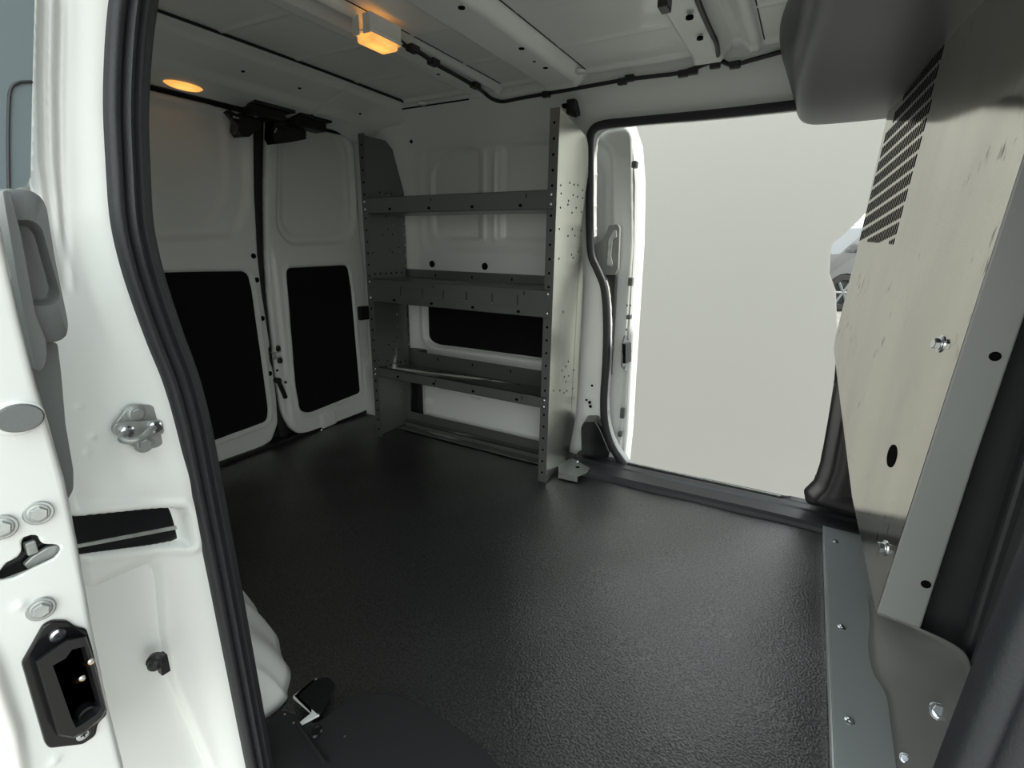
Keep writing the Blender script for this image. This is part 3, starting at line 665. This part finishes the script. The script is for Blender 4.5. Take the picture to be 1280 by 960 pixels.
lv = MB(); lv.poly([W('X', DXN - .006, *p) for p in ((30, 706), (40, 696), (60, 684), (74, 681), (77, 686), (68, 696), (48, 706), (36, 712))], (1, 0, 0), .004); lv.box(tuple(W('X', DXN - .008, 38, 684) - np.array((.002, .003, .005))), tuple(W('X', DXN - .008, 38, 684) + np.array((.003, .003, .005))))
lv.build('latch_claw', steel, door4, bevel=.001)
# body side of the door behind its edge
b = plate('side_skin', [(DXN - .004, .02, .26), (DXN - .004, .02, .82), (-1.2, .02, .82), (-1.2, .02, .26)], (0, -1, 0), .004, white, door4)
gl = fillet([W('X', -.58, *p) for p in ((-90, -60), (46, -60), (43, 0), (40, 120), (38, 236), (-90, 236))], .01, 2)
g_ = plate('door_glass', gl, (1, 0, 0), .004, blue_glass, door4); tag(g_, 'bluish window glass')
fr = curve([W('X', -.579, *p) for p in ((40, 102), (24, 103), (14, 110), (11, 130), (10, 180), (11, 240))], 4); gm = MB(); gm.tube(fr, .0012, 6); gm.build('glass_edge', darktrim, g_)
# bolts, plug and contact block on the edge
for p, r in (((48, 641), .0052), ((2, 659), .0052), ((51, 761), .0052)):
    hexbolt('hex_bolt', W('X', DXN + .001, *p), (1, -.2, .1), r, door4, steel, 1.6, .4)
MB().prism(W('X', DXN + .001, 20, 522), (1, -.15, .1), [(.0135, -.002), (.0135, .0015), (.012, .003)], 28, sx=1.05, sy=.85).build('buffer_base', white, door4, smooth=True)
MB().prism(W('X', DXN + .004, 24, 522), (1, -.15, .1), [(.0115, -.004), (.0115, .004), (.0105, .0055)], 28, sx=1.05, sy=.8).build('rubber_buffer', greyp, door4, smooth=True)
cb_ = MB()
blk = fillet([W('X', DXN + .003, *p) for p in ((28, 830), (55, 782), (66, 776), (85, 776), (95, 783), (109, 787), (116, 810), (134, 888), (134, 894), (123, 905), (120, 920), (104, 931), (62, 936), (57, 930))], .002, 2)
cb_.poly(blk, (1, 0, 0), .005)
connector = cb_.build('contact_block', gloss_black, door4, bevel=.0012)
cw = MB()
inn = [W('X', DXN + .014, *p) for p in ((47, 827), (60, 817), (85, 801), (106, 797), (112, 812), (132, 886), (126, 897), (105, 915), (92, 921), (74, 918), (70, 905))]
inr = [W('X', DXN + .014, *p) for p in ((66, 832), (82, 823), (90, 812), (106, 808), (110, 822), (127, 884), (121, 893), (104, 905), (95, 910), (90, 900))]
k = len(inn); vs = []; 
low = [p - np.array((.012, 0, 0)) for p in inr]; base = [W('X', DXN + .003, *p) for p in ((44, 826), (58, 815), (84, 799), (108, 795), (114, 812), (134, 888), (128, 899), (106, 917), (92, 924), (72, 921), (68, 907))]
# four rings: base, rim outside, rim inside, bottom
ringn = len(inn); inr = inr + [inr[-1] * .5 + inr[0] * .5]; low = [p - np.array((.011, 0, 0)) for p in inr]
rings = [base, inn, inr, low]; vs = [p for r_ in rings for p in r_]; fs_ = []
for r_ in range(3):
    for i in range(ringn): j = (i + 1) % ringn; fs_.append((r_ * ringn + i, r_ * ringn + j, (r_ + 1) * ringn + j, (r_ + 1) * ringn + i))
fs_.append(tuple(3 * ringn + i for i in range(ringn)))
oo = add('socket', vs, fs_, black, connector, False); bm = bmesh.new(); bm.from_mesh(oo.data); bmesh.ops.recalc_face_normals(bm, faces=bm.faces); bm.to_mesh(oo.data); bm.free()
for p, q in (((114, 827), (108, 829)), ((103, 848), (95, 851))):
    a = W('X', DXN + .016, *p); e = W('X', DXN + .004, *q)
    pm = MB(); pm.tube([e, a], .0022, 10); pm.prism(a, (1, 0, 0), [(.0022, 0), (.0012, .001)], 10, 1); pm.build('contact_pin', [brass, zinc], connector)
for p in ((107, 890),): MB().prism(W('X', DXN + .005, *p), (1, 0, 0), [(.007, -.002), (.006, .004), (.004, .004), (.004, 0)], 14).build('pin_well', gloss_black, connector)
for p in ((72, 794), (104, 917)):
    sm = MB(); c = W('X', DXN + .0035, *p); sm.prism(c, (1, 0, 0), [(.0048, -.001), (.0048, .0008), (.003, .0016)], 18)
    sm.box((c[0] + .0012, c[1] - .0022, c[2] - .0005), (c[0] + .0019, c[1] + .0022, c[2] + .0005), 1); sm.box((c[0] + .0012, c[1] - .0005, c[2] - .0022), (c[0] + .0019, c[1] + .0005, c[2] + .0022), 1)
    sm.build('cross_screw', [zinc, darktrim], connector)
# grey handle
HX = -.462
def resample(P, n):
    P = [np.array(p, float) for p in P]; P.append(P[0]); L = np.cumsum([0] + [np.linalg.norm(P[i + 1] - P[i]) for i in range(len(P) - 1)])
    out = []
    for t in np.linspace(0, L[-1], n, endpoint=False):
        i = min(np.searchsorted(L, t, 'right') - 1, len(P) - 2); f = (t - L[i]) / max(1e-9, L[i + 1] - L[i]); out.append(P[i] * (1 - f) + P[i + 1] * f)
    return out
def loops(name, rings, m, parent, cap=True, smooth=True):
    n = len(rings[0]); v_ = [p for r_ in rings for p in r_]; f_ = [(r_ * n + i, r_ * n + (i + 1) % n, (r_ + 1) * n + (i + 1) % n, (r_ + 1) * n + i) for r_ in range(len(rings) - 1) for i in range(n)]
    if cap: f_.append(tuple((len(rings) - 1) * n + i for i in range(n)))
    o = add(name, v_, f_, m, parent, smooth); bm = bmesh.new(); bm.from_mesh(o.data); bmesh.ops.recalc_face_normals(bm, faces=bm.faces); bm.to_mesh(o.data); bm.free()
    autosmooth(o, 50); return o
cup = [W('X', HX, *p) for p in fillet([(2, 234), (44, 237), (58, 252), (70, 325), (87, 408), (84, 423), (74, 428), (50, 432), (28, 380)], 12, 5)]
cupr = [W('X', HX, *p) for p in fillet([(16, 278), (40, 277), (52, 286), (59, 312), (74, 365), (71, 376), (60, 380), (38, 380)], 9, 5)]
cup = resample(cup, 60); cupr = resample(cupr, 60)
def shrink(P, k, dx): c_ = sum(P) / len(P); return [c_ + (p - c_) * k + np.array((dx, 0, 0)) for p in P]
hdl = loops('door_handle', [shrink(cup, 1.0, -.030), shrink(cup, 1.0, -.006), shrink(cup, .985, -.001), shrink(cup, .96, 0), shrink(cupr, 1.05, 0), shrink(cupr, 1.0, -.002), shrink(cupr, .95, -.011), shrink(cupr, .88, -.013)], greyp, door4)
gb = plate('grip', fillet([W('X', HX + .010, *p) for p in ((3, 238), (13, 238), (28, 300), (45, 395), (58, 425), (59, 450), (54, 462), (47, 464), (40, 440), (22, 350))], .005, 3), (1, 0, 0), .016, greyp, hdl, .003)
plate('edge_shade_strip', fillet([W('X', DXN - .035, *p) for p in ((30, 425), (72, 428), (77, 470), (82, 530), (92, 588), (92, 612), (84, 626), (60, 560))], .003, 3), (1, 0, 0), .01, greyp, door4, .003)  # grey strip stands in for the shade between door edge and pillar

# ---- near front side of the opening (right edge of the picture)
def W3(y, pts): return [W('Y', y, *p) for p in pts]
o = plate('trim_12', W3(.99, [(1300, 300), (1255, 400), (1149, 787), (1206, 830), (1300, 540)]), (0, -1, 0), .03, carpet, None, .004); struct(o, 'dark fuzzy panel just right of the grey partition post', 'trim')
o = plate('trim_13', W3(.93, [(1300, 505), (1206, 812), (1212, 845), (1240, 865), (1300, 740)]), (0, -1, 0), .03, darktrim, None, .006); struct(o, 'dark plastic trim between the fuzzy panel and the front seal', 'trim')
o = box('pillar_core', (.30, .36, -.05), (.54, .90, 1.25), darktrim, None, .02); struct(o, 'dark front pillar body behind the front door seal', 'pillar'); o.name = 'trim_16'
o = plate('trim_14', W3(.60, [(1330, 640), (1200, 960), (1190, 1010), (1330, 1010)]), (0, -1, 0), .02, darktrim, None, .004); struct(o, 'dark lower pillar panel behind the front door seal', 'trim')
fsl = curve([np.array((.245, .34, 1.16)), np.array((.240, .34, .98))] + [W('Y', .34, *p) for p in ((1450, 480), (1395, 630), (1345, 747), (1292, 864), (1250, 960), (1220, 1030))], 6)
prof2 = [(-.020, -.02), (-.020, .002), (-.015, .007), (-.009, .007), (-.004, .002), (0, .008), (.006, .010), (.012, .006), (.016, .0), (.03, .002), (.05, -.004), (.05, -.02)]
o = sweep('trim_15', fsl, (0, -1, 0), prof2, rubber); struct(o, 'black rubber door seal at the front of the near opening', 'seal')

# ================================================================== THINGS
# ---- shelving unit
XL, XR, YF, YB, HT = -1.475, -.675, 1.405, 1.625, 1.165
su = empty('shelving_unit', (-1.075, 1.5, 0), 'grey metal three-shelf rack standing against the far wall', 'shelving unit')
def endpanel(x, side):
    # side +1: flange and web at the right end, -1: left end
    mb = MB(); top = HT
    if side > 0: out = [(YF, 0.0), (1.585, .012), (1.645, .17), (1.645, .66), (1.600, .86), (1.640, 1.02), (1.625, 1.10), (1.605, 1.125), (YF, HT)]
    else: out = [(YF, 0.0), (1.60, .0), (1.63, .13), (1.63, .99), (1.575, 1.14), (1.54, HT), (YF, HT)]
    mb.poly([(x, y, z) for y, z in out], (side, 0, 0), .0025)
    fw = -.030 * side
    mb.box((min(x, x + fw), YF - .0015, 0), (max(x, x + fw), YF + .001, HT), 2)
    mb.box((min(x, x + fw * .7), 1.597, .02), (max(x, x + fw * .7), 1.600, .85))
    # punched holes along the flange and scattered on the web
    z = .035
    while z < HT - .02:
        mb.prism((x + fw * .5, YF - .0016, z), (0, -1, 0), [(.0042, -.0005), (.0042, .0004)], 10, 1); z += .042
    rnd = random.Random(5)
    for z0 in (.10, .30, .33, .36, .39, .58, .76, .83, .90, .935, .97):
        for y0 in (YF + .025, YF + .085, YF + .12, YF + .15, YF + .19):
            if rnd.random() < .55 or .88 < z0 < .98:
                for sgn in (1, -1):
                    xx = x + (.0003 if sgn > 0 else -.0028) if side > 0 else x + (.0028 if sgn > 0 else -.0003)
                    mb.prism((xx, y0 + rnd.uniform(-.01, .01), z0 + rnd.uniform(-.012, .012)), (sgn, 0, 0), [(.0032, -.0003), (.0032, .0004)], 8, 1)
    if side < 0:
        for k in range(14): mb.prism((x + .003, 1.622, .36 + k * .042), (1, 0, 0), [(.0038, -.0003), (.0038, .0005)], 8, 3)
    return mb
er_ = endpanel(XR, 1).build('end_panel', [endm, hole, shelfm], su)
el_ = endpanel(XL, -1).build('end_panel', [shelfm, hole, shelfm, zinc], su)
# shelves: (top z of the deck, front lip lo, hi, back lip hi)
def shelf(zd, lo, hi, back):
    mb = MB()
    mb.box((XL + .002, YF + .002, zd - .0015), (XR - .004, YB - .01, zd))
    mb.box((XL + .004, YF - .004, lo), (XR - .008, YF - .002, hi))
    mb.box((XL + .004, YF - .004, hi - .0015), (XR - .008, YF + .012, hi))
    mb.box((XL + .004, YF - .004, lo), (XR - .008, YF + .012, lo + .0015))
    mb.box((XL + .004, YB - .012, zd - .001), (XR - .008, YB - .010, back))
    for x in np.linspace(XL + .14, XR - .12, 4):
        mb.prism((x, YF - .0045, lo + .013), (0, -1, 0), [(.005, -.0005), (.005, .0004)], 10, 1, sx=1.3)
        mb.prism((x + .03, YB - .0125, back - .02), (0, -1, 0), [(.004, -.0005), (.004, .0004)], 8, 1, sy=1.6, sx=.7)
    for x in (XL + .33, XR - .10):
        mb.box((x - .0012, YF - .0046, hi - .022), (x + .0012, YF - .0040, hi - .008), 1)
    for y in np.linspace(YF + .04, YB - .03, 6):
        mb.prism((XL + .0035, y, zd + .018), (1, 0, 0), [(.004, -.0005), (.004, .0005)], 8, 1)
    for x in np.linspace(XL + .2, XR - .1, 5):
        mb.prism((x, YB - .03, zd), (0, 0, 1), [(.0045, -.0005), (.0045, .0004)], 8, 1)
    return mb
s1 = shelf(.897, .893, .948, .93).build('shelf', [shelfm, hole], su)
s2 = shelf(.652, .568, .655, .685)
# label channel with dividers on the middle shelf's front
s2.box((XL + .012, YF - .0056, .632), (XR - .014, YF - .004, .6345)); s2.box((XL + .012, YF - .0056, .600), (XR - .014, YF - .004, .6025))
s2 = s2.build('shelf', [shelfm, hole], su)
for px in (501, 528, 554, 583, 615, 647):
    q = W('Y', YF - .006, px, 372); m_ = MB(); m_.box((q[0] - .0012, YF - .0066, .601), (q[0] + .0012, YF - .004, .634)); m_.box((q[0] - .002, YF - .007, .5985), (q[0] + .002, YF - .004, .6025), 1)
    m_.build('divider', [darktrim, zinc], s2)
s3 = shelf(.272, .268, .306, .335).build('shelf', [shelfm, hole], su)
for x, fl in ((XR - .016, 1), (XL + .016, -1)):
    for z in (.934, .907, .642, .582, .296, .273):
        screw('bolt', (x, YF - .003, z), (0, -1, 0), .0058, er_ if fl > 0 else el_)
for z in (.16, .20, .24, .45, .50, .86): screw('bolt', (XL + .004, YF + .15, z), (1, 0, 0), .004, el_)
# base channel at the back
bc = MB(); bc.box((XL + .02, 1.56, .0), (XR - .004, 1.563, .022)); bc.box((XL + .02, 1.56, .020), (XR - .004, 1.60, .022)); bc.box((XL + .02, 1.598, .020), (XR - .004, 1.601, .058))
bc.box((XL + .02, 1.52, .0), (XR - .004, 1.56, .004)); bc.build('base_channel', shelfm, su)
# floor bracket at the right foot
fb = MB()
fb.poly([W('Z', .022, *p) for p in ((698, 577), (716, 573), (737, 585), (733, 591), (722, 595), (698, 590))], (0, 0, 1), .003)
fb.poly([W('Z', .022, *p) for p in ((698, 590), (722, 595), (722, 596), (698, 591))], (0, 0, 1), .020)
fb.poly([W('Z', .012, *p) for p in ((718, 571), (738, 578), (740, 583), (735, 585), (716, 575))], (0, 0, 1), .004)
for p in ((722, 584), (697, 579)): fb.prism(W('Z', .0222, *p), (0, 0, 1), [(.008, -.0005), (.008, .0004)], 14, 1)
fb = fb.build('floor_bracket', [mat('bracket_zinc', (.36, .38, .36), .35, metal=.6), hole], su)
screw('bolt', W('Z', .025, 722, 577), (0, 0, 1), .007, fb)

# black trim panel above and behind the left end (dark quarter panel)
o = plate('trim_16', fillet([W('X', -1.478, *p) for p in ((442, 166), (505, 178), (523, 243), (523, 262), (447, 262))], .008, 3), (1, 0, 0), .003, shelfm, None)
bpy.data.objects.remove(o)

# ---- partition
pt = empty('partition', (.2, 1.1, 0), 'galvanised steel partition with perforated top, grey post and floor strip', 'partition')
PN = np.array((1, .176, -.041)); PO = np.array((.2036, .945, .54))
def onp(y, z): return np.array((PO[0] - .176 * (y - .945) + .041 * (z - .54), y, z))
ny = -PN / np.linalg.norm(PN)
outl = [onp(*p) for p in ((.944, .187), (.9445, .55), (.945, .917), (.948, 1.30), (1.50, 1.30), (1.60, 1.22), (1.625, 1.13), (1.597, .816), (1.600, .56), (1.588, .53), (1.186, .287))]
panel = plate('panel', outl, ny, .002, galv, pt); tag(panel, 'shiny galvanised sheet')
# slotted perforation
pv = MB(); uax = np.array((-.176, 1, 0)); uax = uax / np.linalg.norm(uax); vax = np.cross(ny, uax); vax = vax if vax[2] > 0 else -vax
for r_ in range(-2, 16):
    for c_i in range(24):
        y = 1.592 - c_i * .0113; z = .826 + r_ * .0325 + (1.592 - y) * .17
        t = (z - .812) / .44
        lo_, hi_ = 1.338, 1.596
        if t > .55: lo_ += .03 * (t - .55) / .45; hi_ -= (t - .55) / .45 * .17
        if z > 1.262 or y < lo_ or y > hi_: continue
        zl = .812 - (1.596 - y) * .04; hw = .0034; lo2 = max(z - .0135, zl); hi2 = z + .0135
        if hi2 - lo2 < .008: continue
        zc = (lo2 + hi2) / 2; hs = (hi2 - lo2) / 2; c_ = onp(y, zc)
        pv.put([c_ + ny * .0004 + uax * a + vax * b for a, b in ((-hw, -hs + .003), (0, -hs), (hw, -hs + .003), (hw, hs - .003), (0, hs), (-hw, hs - .003))], [(0, 1, 2, 3, 4, 5)])
pf = pv.build('perforation', hole, panel); tag(pf, 'dark slotted perforation', None, None, 'stuff')
ov = MB(); ov.prism(PL(1115, 570, PO, PN) + ny * .0008, ny, [(.021, -.0008), (.021, .0003)], 24, sx=.9, sy=1.0); ov.build('cable_hole', hole, panel)
# grey post (folded flange)
post_pts = [(.190, .943, .186), (.2515, .943, .181), (.258, .943, .50), (.268, .943, .80), (.275, .943, 1.29), (.236, .943, 1.29), (.219, .943, .917)]
post = plate('post', post_pts, (0, -1, 0), .006, powder, pt, .0028)
for p in ((1244, 445.5), (1157.5, 730.5)): MB().prism(W('Y', .942, *p), (0, -1, 0), [(.0068, -.001), (.0068, .0005)], 20).build('hole', hole, post)
hexbolt('hex_bolt', PL(1176, 430, PO, PN), ny, .0088, panel); hexbolt('hex_bolt', PL(1106, 685, PO, PN), ny, .0088, panel)
# strip on the floor
stp_ = [W('Z', .016, *p) for p in ((1028, 652), (1066, 664))] 
strip = MB(); strip.box((.150, .45, .0), (.262, 1.600, .016)); strip = strip.build('floor_strip', powder2, pt, bevel=.002)
eb = MB(); eb.box((.1475, .45, .0), (.1500, 1.598, .0165)); eb.build('strip_edge', mat('bare_edge', (.75, .78, .76), .3, metal=.6), strip)
for p in ((1044, 677), (1052, 784), (1062, 901)):
    c_ = W('Z', .0165, *p); b = MB(); b.prism(c_, (0, 0, 1), [(.0078, -.001), (.0078, .001), (.005, .002)], 18); b.prism(c_, (0, 0, 1), [(.0048, .001), (.0044, .0042), (.002, .005)], 14); b.build('rivet', zinc, strip, smooth=True)
c_ = W('Z', .02, 1131, 948)
# gusset rising from the strip to the post
A = curve([W('Z', .017, *p) for p in ((1086, 745), (1088, 775), (1086, 808), (1092, 840), (1108, 868), (1114, 905), (1122, 965), (1128, 1020))], 5)
B = curve([np.array((.190, .942, .186)), np.array((.2515, .942, .181)), W('Y', .90, 1200, 811), W('Y', .86, 1214, 835), W('Y', .80, 1217, 862), W('Y', .76, 1216, 895), W('Y', .70, 1210, 960), W('Y', .66, 1205, 1010)], 5)
n = min(len(A), len(B)); vs = []; fs_ = []; rr = 10
for i in range(n):
    for k in range(rr + 1):
        t = k / rr; s_ = t; p = A[i] * (1 - t) + B[i] * t; p = p + np.array((.012, .01, -.012)) * math.sin(math.pi * t); vs.append(p)
for i in range(n - 1):
    for k in range(rr): a = i * (rr + 1) + k; fs_.append((a, a + 1, a + rr + 2, a + rr + 1))
gus = add('gusset', vs, fs_, mat('gusset_powder_coat', (.17, .172, .165), .4, bump=.03, bscale=500), pt); bm = bmesh.new(); bm.from_mesh(gus.data); bmesh.ops.recalc_face_normals(bm, faces=bm.faces); bm.to_mesh(gus.data); bm.free()
s = gus.modifiers.new('thickness', 'SOLIDIFY'); s.thickness = .003; s.offset = 0
def on_gus(px, py):
    best = None; r = unit(ray(px, py)); o_ = np.array([0, 0, H])
    for v in vs:
        w = v - o_; dd = np.linalg.norm(w - r * w.dot(r))
        if best is None or dd < best[0]: best = (dd, w.dot(r))
    return o_ + r * best[1]
gn = (-.15, -.62, .75)
hexbolt('hex_bolt', on_gus(1174, 890), gn, .0085, gus); 
hexbolt('hex_bolt', on_gus(1131, 948), gn, .0048, gus)

# ---- lamps
c_ = W('Z', 1.262, 472, 45)
lamp = empty('ceiling_lamp', (c_[0], c_[1], 1.28), 'lit amber lamp in a bent white bracket on the roof rib', 'lamp')
def rbox(name, c, s, m, parent, bev):
    o = box(name, (-s[0] / 2, -s[1] / 2, -s[2] / 2), (s[0] / 2, s[1] / 2, s[2] / 2), m, None, bev); o.parent = parent
    o.location = Vector(c) - Vector(parent.location); return o
rbox('lens', (c_[0], c_[1], 1.248), (.052, .086, .022), lampglass, lamp, .006)
hs = MB(); x, y = c_[0], c_[1]
hs.box((x + .026, y - .050, 1.252), (x + .0275, y + .052, 1.292)); hs.box((x - .0275, y - .050, 1.252), (x - .026, y + .052, 1.285))
hs.box((x - .0275, y + .050, 1.250), (x + .0275, y + .0515, 1.275)); hs.box((x - .0275, y - .0515, 1.250), (x - .006, y - .050, 1.29)); hs.box((x + .006, y - .0515, 1.250), (x + .0275, y - .050, 1.29))
hs.box((x - .03, y - .054, 1.256), (x + .03, y + .054, 1.2585))
hs.build('bracket', white, lamp)
c2 = PL(227, 97, HO, hn) + hn * .016
lamp2 = empty('ceiling_lamp', tuple(c2), 'lit amber oval lamp set in the white rear header', 'lamp')
lz = MB(); lz.prism((0, 0, 0), hn, [(.055, -.004), (.055, .006), (.046, .011), (.02, .013)], 28, sx=1.0, sy=.42); o = lz.build('lens', lampglass, None, smooth=True); o.parent = lamp2
lz = MB(); lz.prism((0, 0, 0), hn, [(.062, -.006), (.062, .002), (.057, .004)], 28, sx=1.0, sy=.46); o = lz.build('bezel', white, None, smooth=True); o.parent = lamp2

# ---- wiring harness
def Zc(px, py, z): return W('Z', z, px, py)
hp = [Zc(498, 50, 1.268), Zc(512, 61, 1.268), Zc(525, 66, 1.266), Zc(545, 80, 1.268), Zc(570, 94, 1.268), Zc(592, 107, 1.268)] + [W('Y', y, px, py) for px, py, y in ((604, 115, 1.57), (614, 123, 1.60), (628, 127, 1.61), (650, 123, 1.61), (690, 116, 1.61), (740, 107, 1.61), (780, 100, 1.61), (820, 95, 1.61), (850, 91, 1.61), (880, 81, 1.61), (897, 75, 1.61), (915, 81, 1.61), (940, 75, 1.61), (980, 64, 1.61), (1000, 60, 1.61))]
wh = empty('wiring_harness', tuple(hp[10]), 'black wiring cable clipped along the roof edge and rear rib', 'cable')
MB().tube(curve(hp, 6), .0058, 8).build('cable', cablem, wh, smooth=True)
br = [W('Y', 1.60, 898, 73), Zc(896, 55, 1.27), Zc(889, 40, 1.275), Zc(880, 20, 1.275), Zc(872, 0, 1.275), Zc(862, -30, 1.275)]
MB().tube(curve(br, 6), .006, 8).build('branch_cable', cablem, wh, smooth=True)
def clip(c, sx, sy, sz):
    b = MB(); b.box((c[0] - sx, c[1] - sy, c[2] - sz), (c[0] + sx, c[1] + sy, c[2] + sz)); b.build('clip', black, wh, bevel=.003)
for px, py in ((516, 61), (542, 78), (594, 107)): clip(Zc(px, py, 1.268), .012, .016, .008)
for px, py in ((683, 118), (778, 102), (787, 98), (854, 92), (866, 89), (919, 81), (894, 81)): clip(W('Y', 1.607, px, py), .014, .008, .009)
clip(Zc(831, 3, 1.27), .010, .02, .014)

# ---- outside: screen, ground, car
gp = [(-60, -40, -.52), (60, -40, -.52), (60, 80, -.52), (-60, 80, -.52)]
o = plate('ground', gp, (0, 0, 1), .1, sandy); struct(o, 'sandy bare ground outside the van', 'ground')
SB = 2.6
sc_px = [(1180, 60), (1140, 120), (1122, 185), (1104, 230), (1094, 248), (1086, 262), (1073, 276), (1057, 291), (1041, 304), (1038, 320), (1037, 342), (1045, 364), (1046, 400), (1052, 470), (1060, 560), (1062, 660), (960, 700), (740, 640)]
spo = [W('Y', SB, *p) for p in sc_px]
spo += [np.array((-1.05, SB, spo[-1][2])), np.array((-1.05, SB, 1.62)), np.array((.30, SB, 1.62))]
scr = plate('backdrop_screen', spo, (0, -1, 0), .002, screenm)
tag(scr, 'plain pale grey backdrop sheet filling the far doorway', 'backdrop')
# large silver car beyond the sheet
cw_ = W('Y', 13.2, 1050, 372); CA = math.radians(-58); cw_ = W('Y', 13.2, 1047, 372); car = empty('car', (float(cw_[0]) - .8 * math.cos(CA), 13.2 - .8 * math.sin(CA), -.52), 'silver car parked far outside, glimpsed beside the partition edge', 'car')
def cpart(name, mb, m, bev=.03, smooth=False):
    o = mb.build(name, m, None, smooth=smooth, bevel=bev); o.parent = car; return o
CW = .95
def side_prism(mb, prof, x0, x1, mi=0):
    n = len(prof); vs = [(x0, y, z) for y, z in prof] + [(x1, y, z) for y, z in prof]
    mb.put(vs, [tuple(range(n)), tuple(range(2 * n - 1, n - 1, -1))] + [(i, (i + 1) % n, (i + 1) % n + n, i + n) for i in range(n)], mi)
def arch(cy): return [(cy + .46 * math.cos(a), .42 + .46 * math.sin(a)) for a in np.linspace(-.15, math.pi + .15, 11)]
bodyp = [(-.95, .35), (-1.0, .7), (-.93, 1.02), (-.75, 1.10), (-.15, 1.20), (3.75, 1.25), (3.9, .9), (3.85, .35)] + arch(2.9) + arch(0)
mb = MB(); side_prism(mb, bodyp, -CW, CW); body = cpart('body', mb, silver, .05)
mb = MB(); gh = [(-.20, 1.20), (.50, 1.80), (.9, 1.86), (3.3, 1.84), (3.75, 1.25)]
vs = [(-CW + .03 + (z - 1.2) * .22, y, z) for y, z in gh] + [(CW - .03 - (z - 1.2) * .22, y, z) for y, z in gh]
mb.put(vs, [tuple(range(5)), tuple(range(9, 4, -1))] + [(i, (i + 1) % 5, (i + 1) % 5 + 5, i + 5) for i in range(5)]); cpart('cabin', mb, silver, .04)
for sx in (-1, 1):
    mb = MB(); w = [(.12, 1.26), (.58, 1.74), (1.95, 1.77), (1.95, 1.28)]; mb.poly([(sx * (CW - .02 - (z - 1.2) * .22), y, z) for y, z in w], (sx, 0, .2), .02)
    w = [(2.05, 1.28), (2.05, 1.77), (3.15, 1.75), (3.4, 1.28)]; mb.poly([(sx * (CW - .02 - (z - 1.2) * .22), y, z) for y, z in w], (sx, 0, .2), .02); cpart('side_window', mb, glass_dark, 0)
    mb = MB(); mb.box((sx * (CW + .14) - .12, .12, 1.30), (sx * (CW + .14) + .12, .26, 1.50)); mb.box((sx * CW - .06, .16, 1.30), (sx * CW + .06, .24, 1.36)); cpart('mirror', mb, black, .04)
    mb = MB(); mb.box((sx * .72 - .2, -.975, .80), (sx * .72 + .2, -.80, 1.0)); cpart('headlamp', mb, mat('headlamp', (.7, .72, .74), .1, spec=.8), .03)
    for cy in (0, 2.9):
        mb = MB(); mb.prism((sx * (CW - .24), cy, .42), (sx, 0, 0), [(.34, 0), (.42, .03), (.42, .20), (.36, .23), (.27, .23), (.25, .20), (.06, .21)], 28); wl = cpart('wheel', mb, tyre, 0)
        mb = MB()
        for k in range(6):
            a = k * math.pi / 3; mb.tube([(sx * (CW - .02), cy, .42), (sx * (CW - .02), cy + .25 * math.cos(a), .42 + .25 * math.sin(a))], .03, 6)
        rm = mb.build('rim', greyp, None); rm.parent = wl
mb = MB(); mb.box((-.5, -1.01, .62), (.5, -.9, .95)); cpart('grille', mb, darktrim, .02)
mb = MB(); mb.box((-.93, -1.06, .36), (.93, -.86, .60)); cpart('bumper', mb, silver, .05)
ws = MB(); ws.poly([(-.78, -.12, 1.25), (.78, -.12, 1.25), (.68, .47, 1.77), (-.68, .47, 1.77)], (0, -1, .9), .02); cpart('windscreen', ws, glass_dark, 0)
for oo in car.children: oo.location = (0, 0, 0)
car.rotation_euler = (0, 0, CA)

# ================================================================== LIGHT
w = bpy.data.worlds.new('world'); SC.world = w; w.use_nodes = True; nt = w.node_tree; bg = nt.nodes['Background']
tc = nt.nodes.new('ShaderNodeTexCoord'); sx = nt.nodes.new('ShaderNodeSeparateXYZ'); rp = nt.nodes.new('ShaderNodeValToRGB')
nt.links.new(tc.outputs['Generated'], sx.inputs[0]); nt.links.new(sx.outputs['Z'], rp.inputs['Fac']); nt.links.new(rp.outputs['Color'], bg.inputs['Color'])
e = rp.color_ramp.elements; e[0].position = 0; e[0].color = (.98, .99, .92, 1); e[1].position = .8; e[1].color = (.70, .79, .83, 1)
mr = nt.nodes.new('ShaderNodeMapRange'); mr.inputs['From Min'].default_value = -1; mr.inputs['From Max'].default_value = .3      # unseen near-side sky brightened to add fill light in the van
mr.inputs['To Min'].default_value = 2.15; mr.inputs['To Max'].default_value = 1.5
nt.links.new(sx.outputs['Y'], mr.inputs['Value']); nt.links.new(mr.outputs[0], bg.inputs['Strength'])
sun = bpy.data.objects.new('sun', bpy.data.lights.new('sun', 'SUN')); COL.objects.link(sun)
sd_ = Vector((.80, .16, .62)).normalized(); sun.rotation_euler = sd_.to_track_quat('Z', 'Y').to_euler()
sun.data.energy = 3.0; sun.data.angle = math.radians(1.5); sun.data.color = (1, .96, .88)

vs_ = SC.view_settings; vs_.view_transform = 'Standard'; vs_.look = 'None'; vs_.gamma = 1; vs_.use_curve_mapping = False; vs_.exposure = 0.8
SC.cycles.max_bounces = 10; SC.cycles.diffuse_bounces = 6
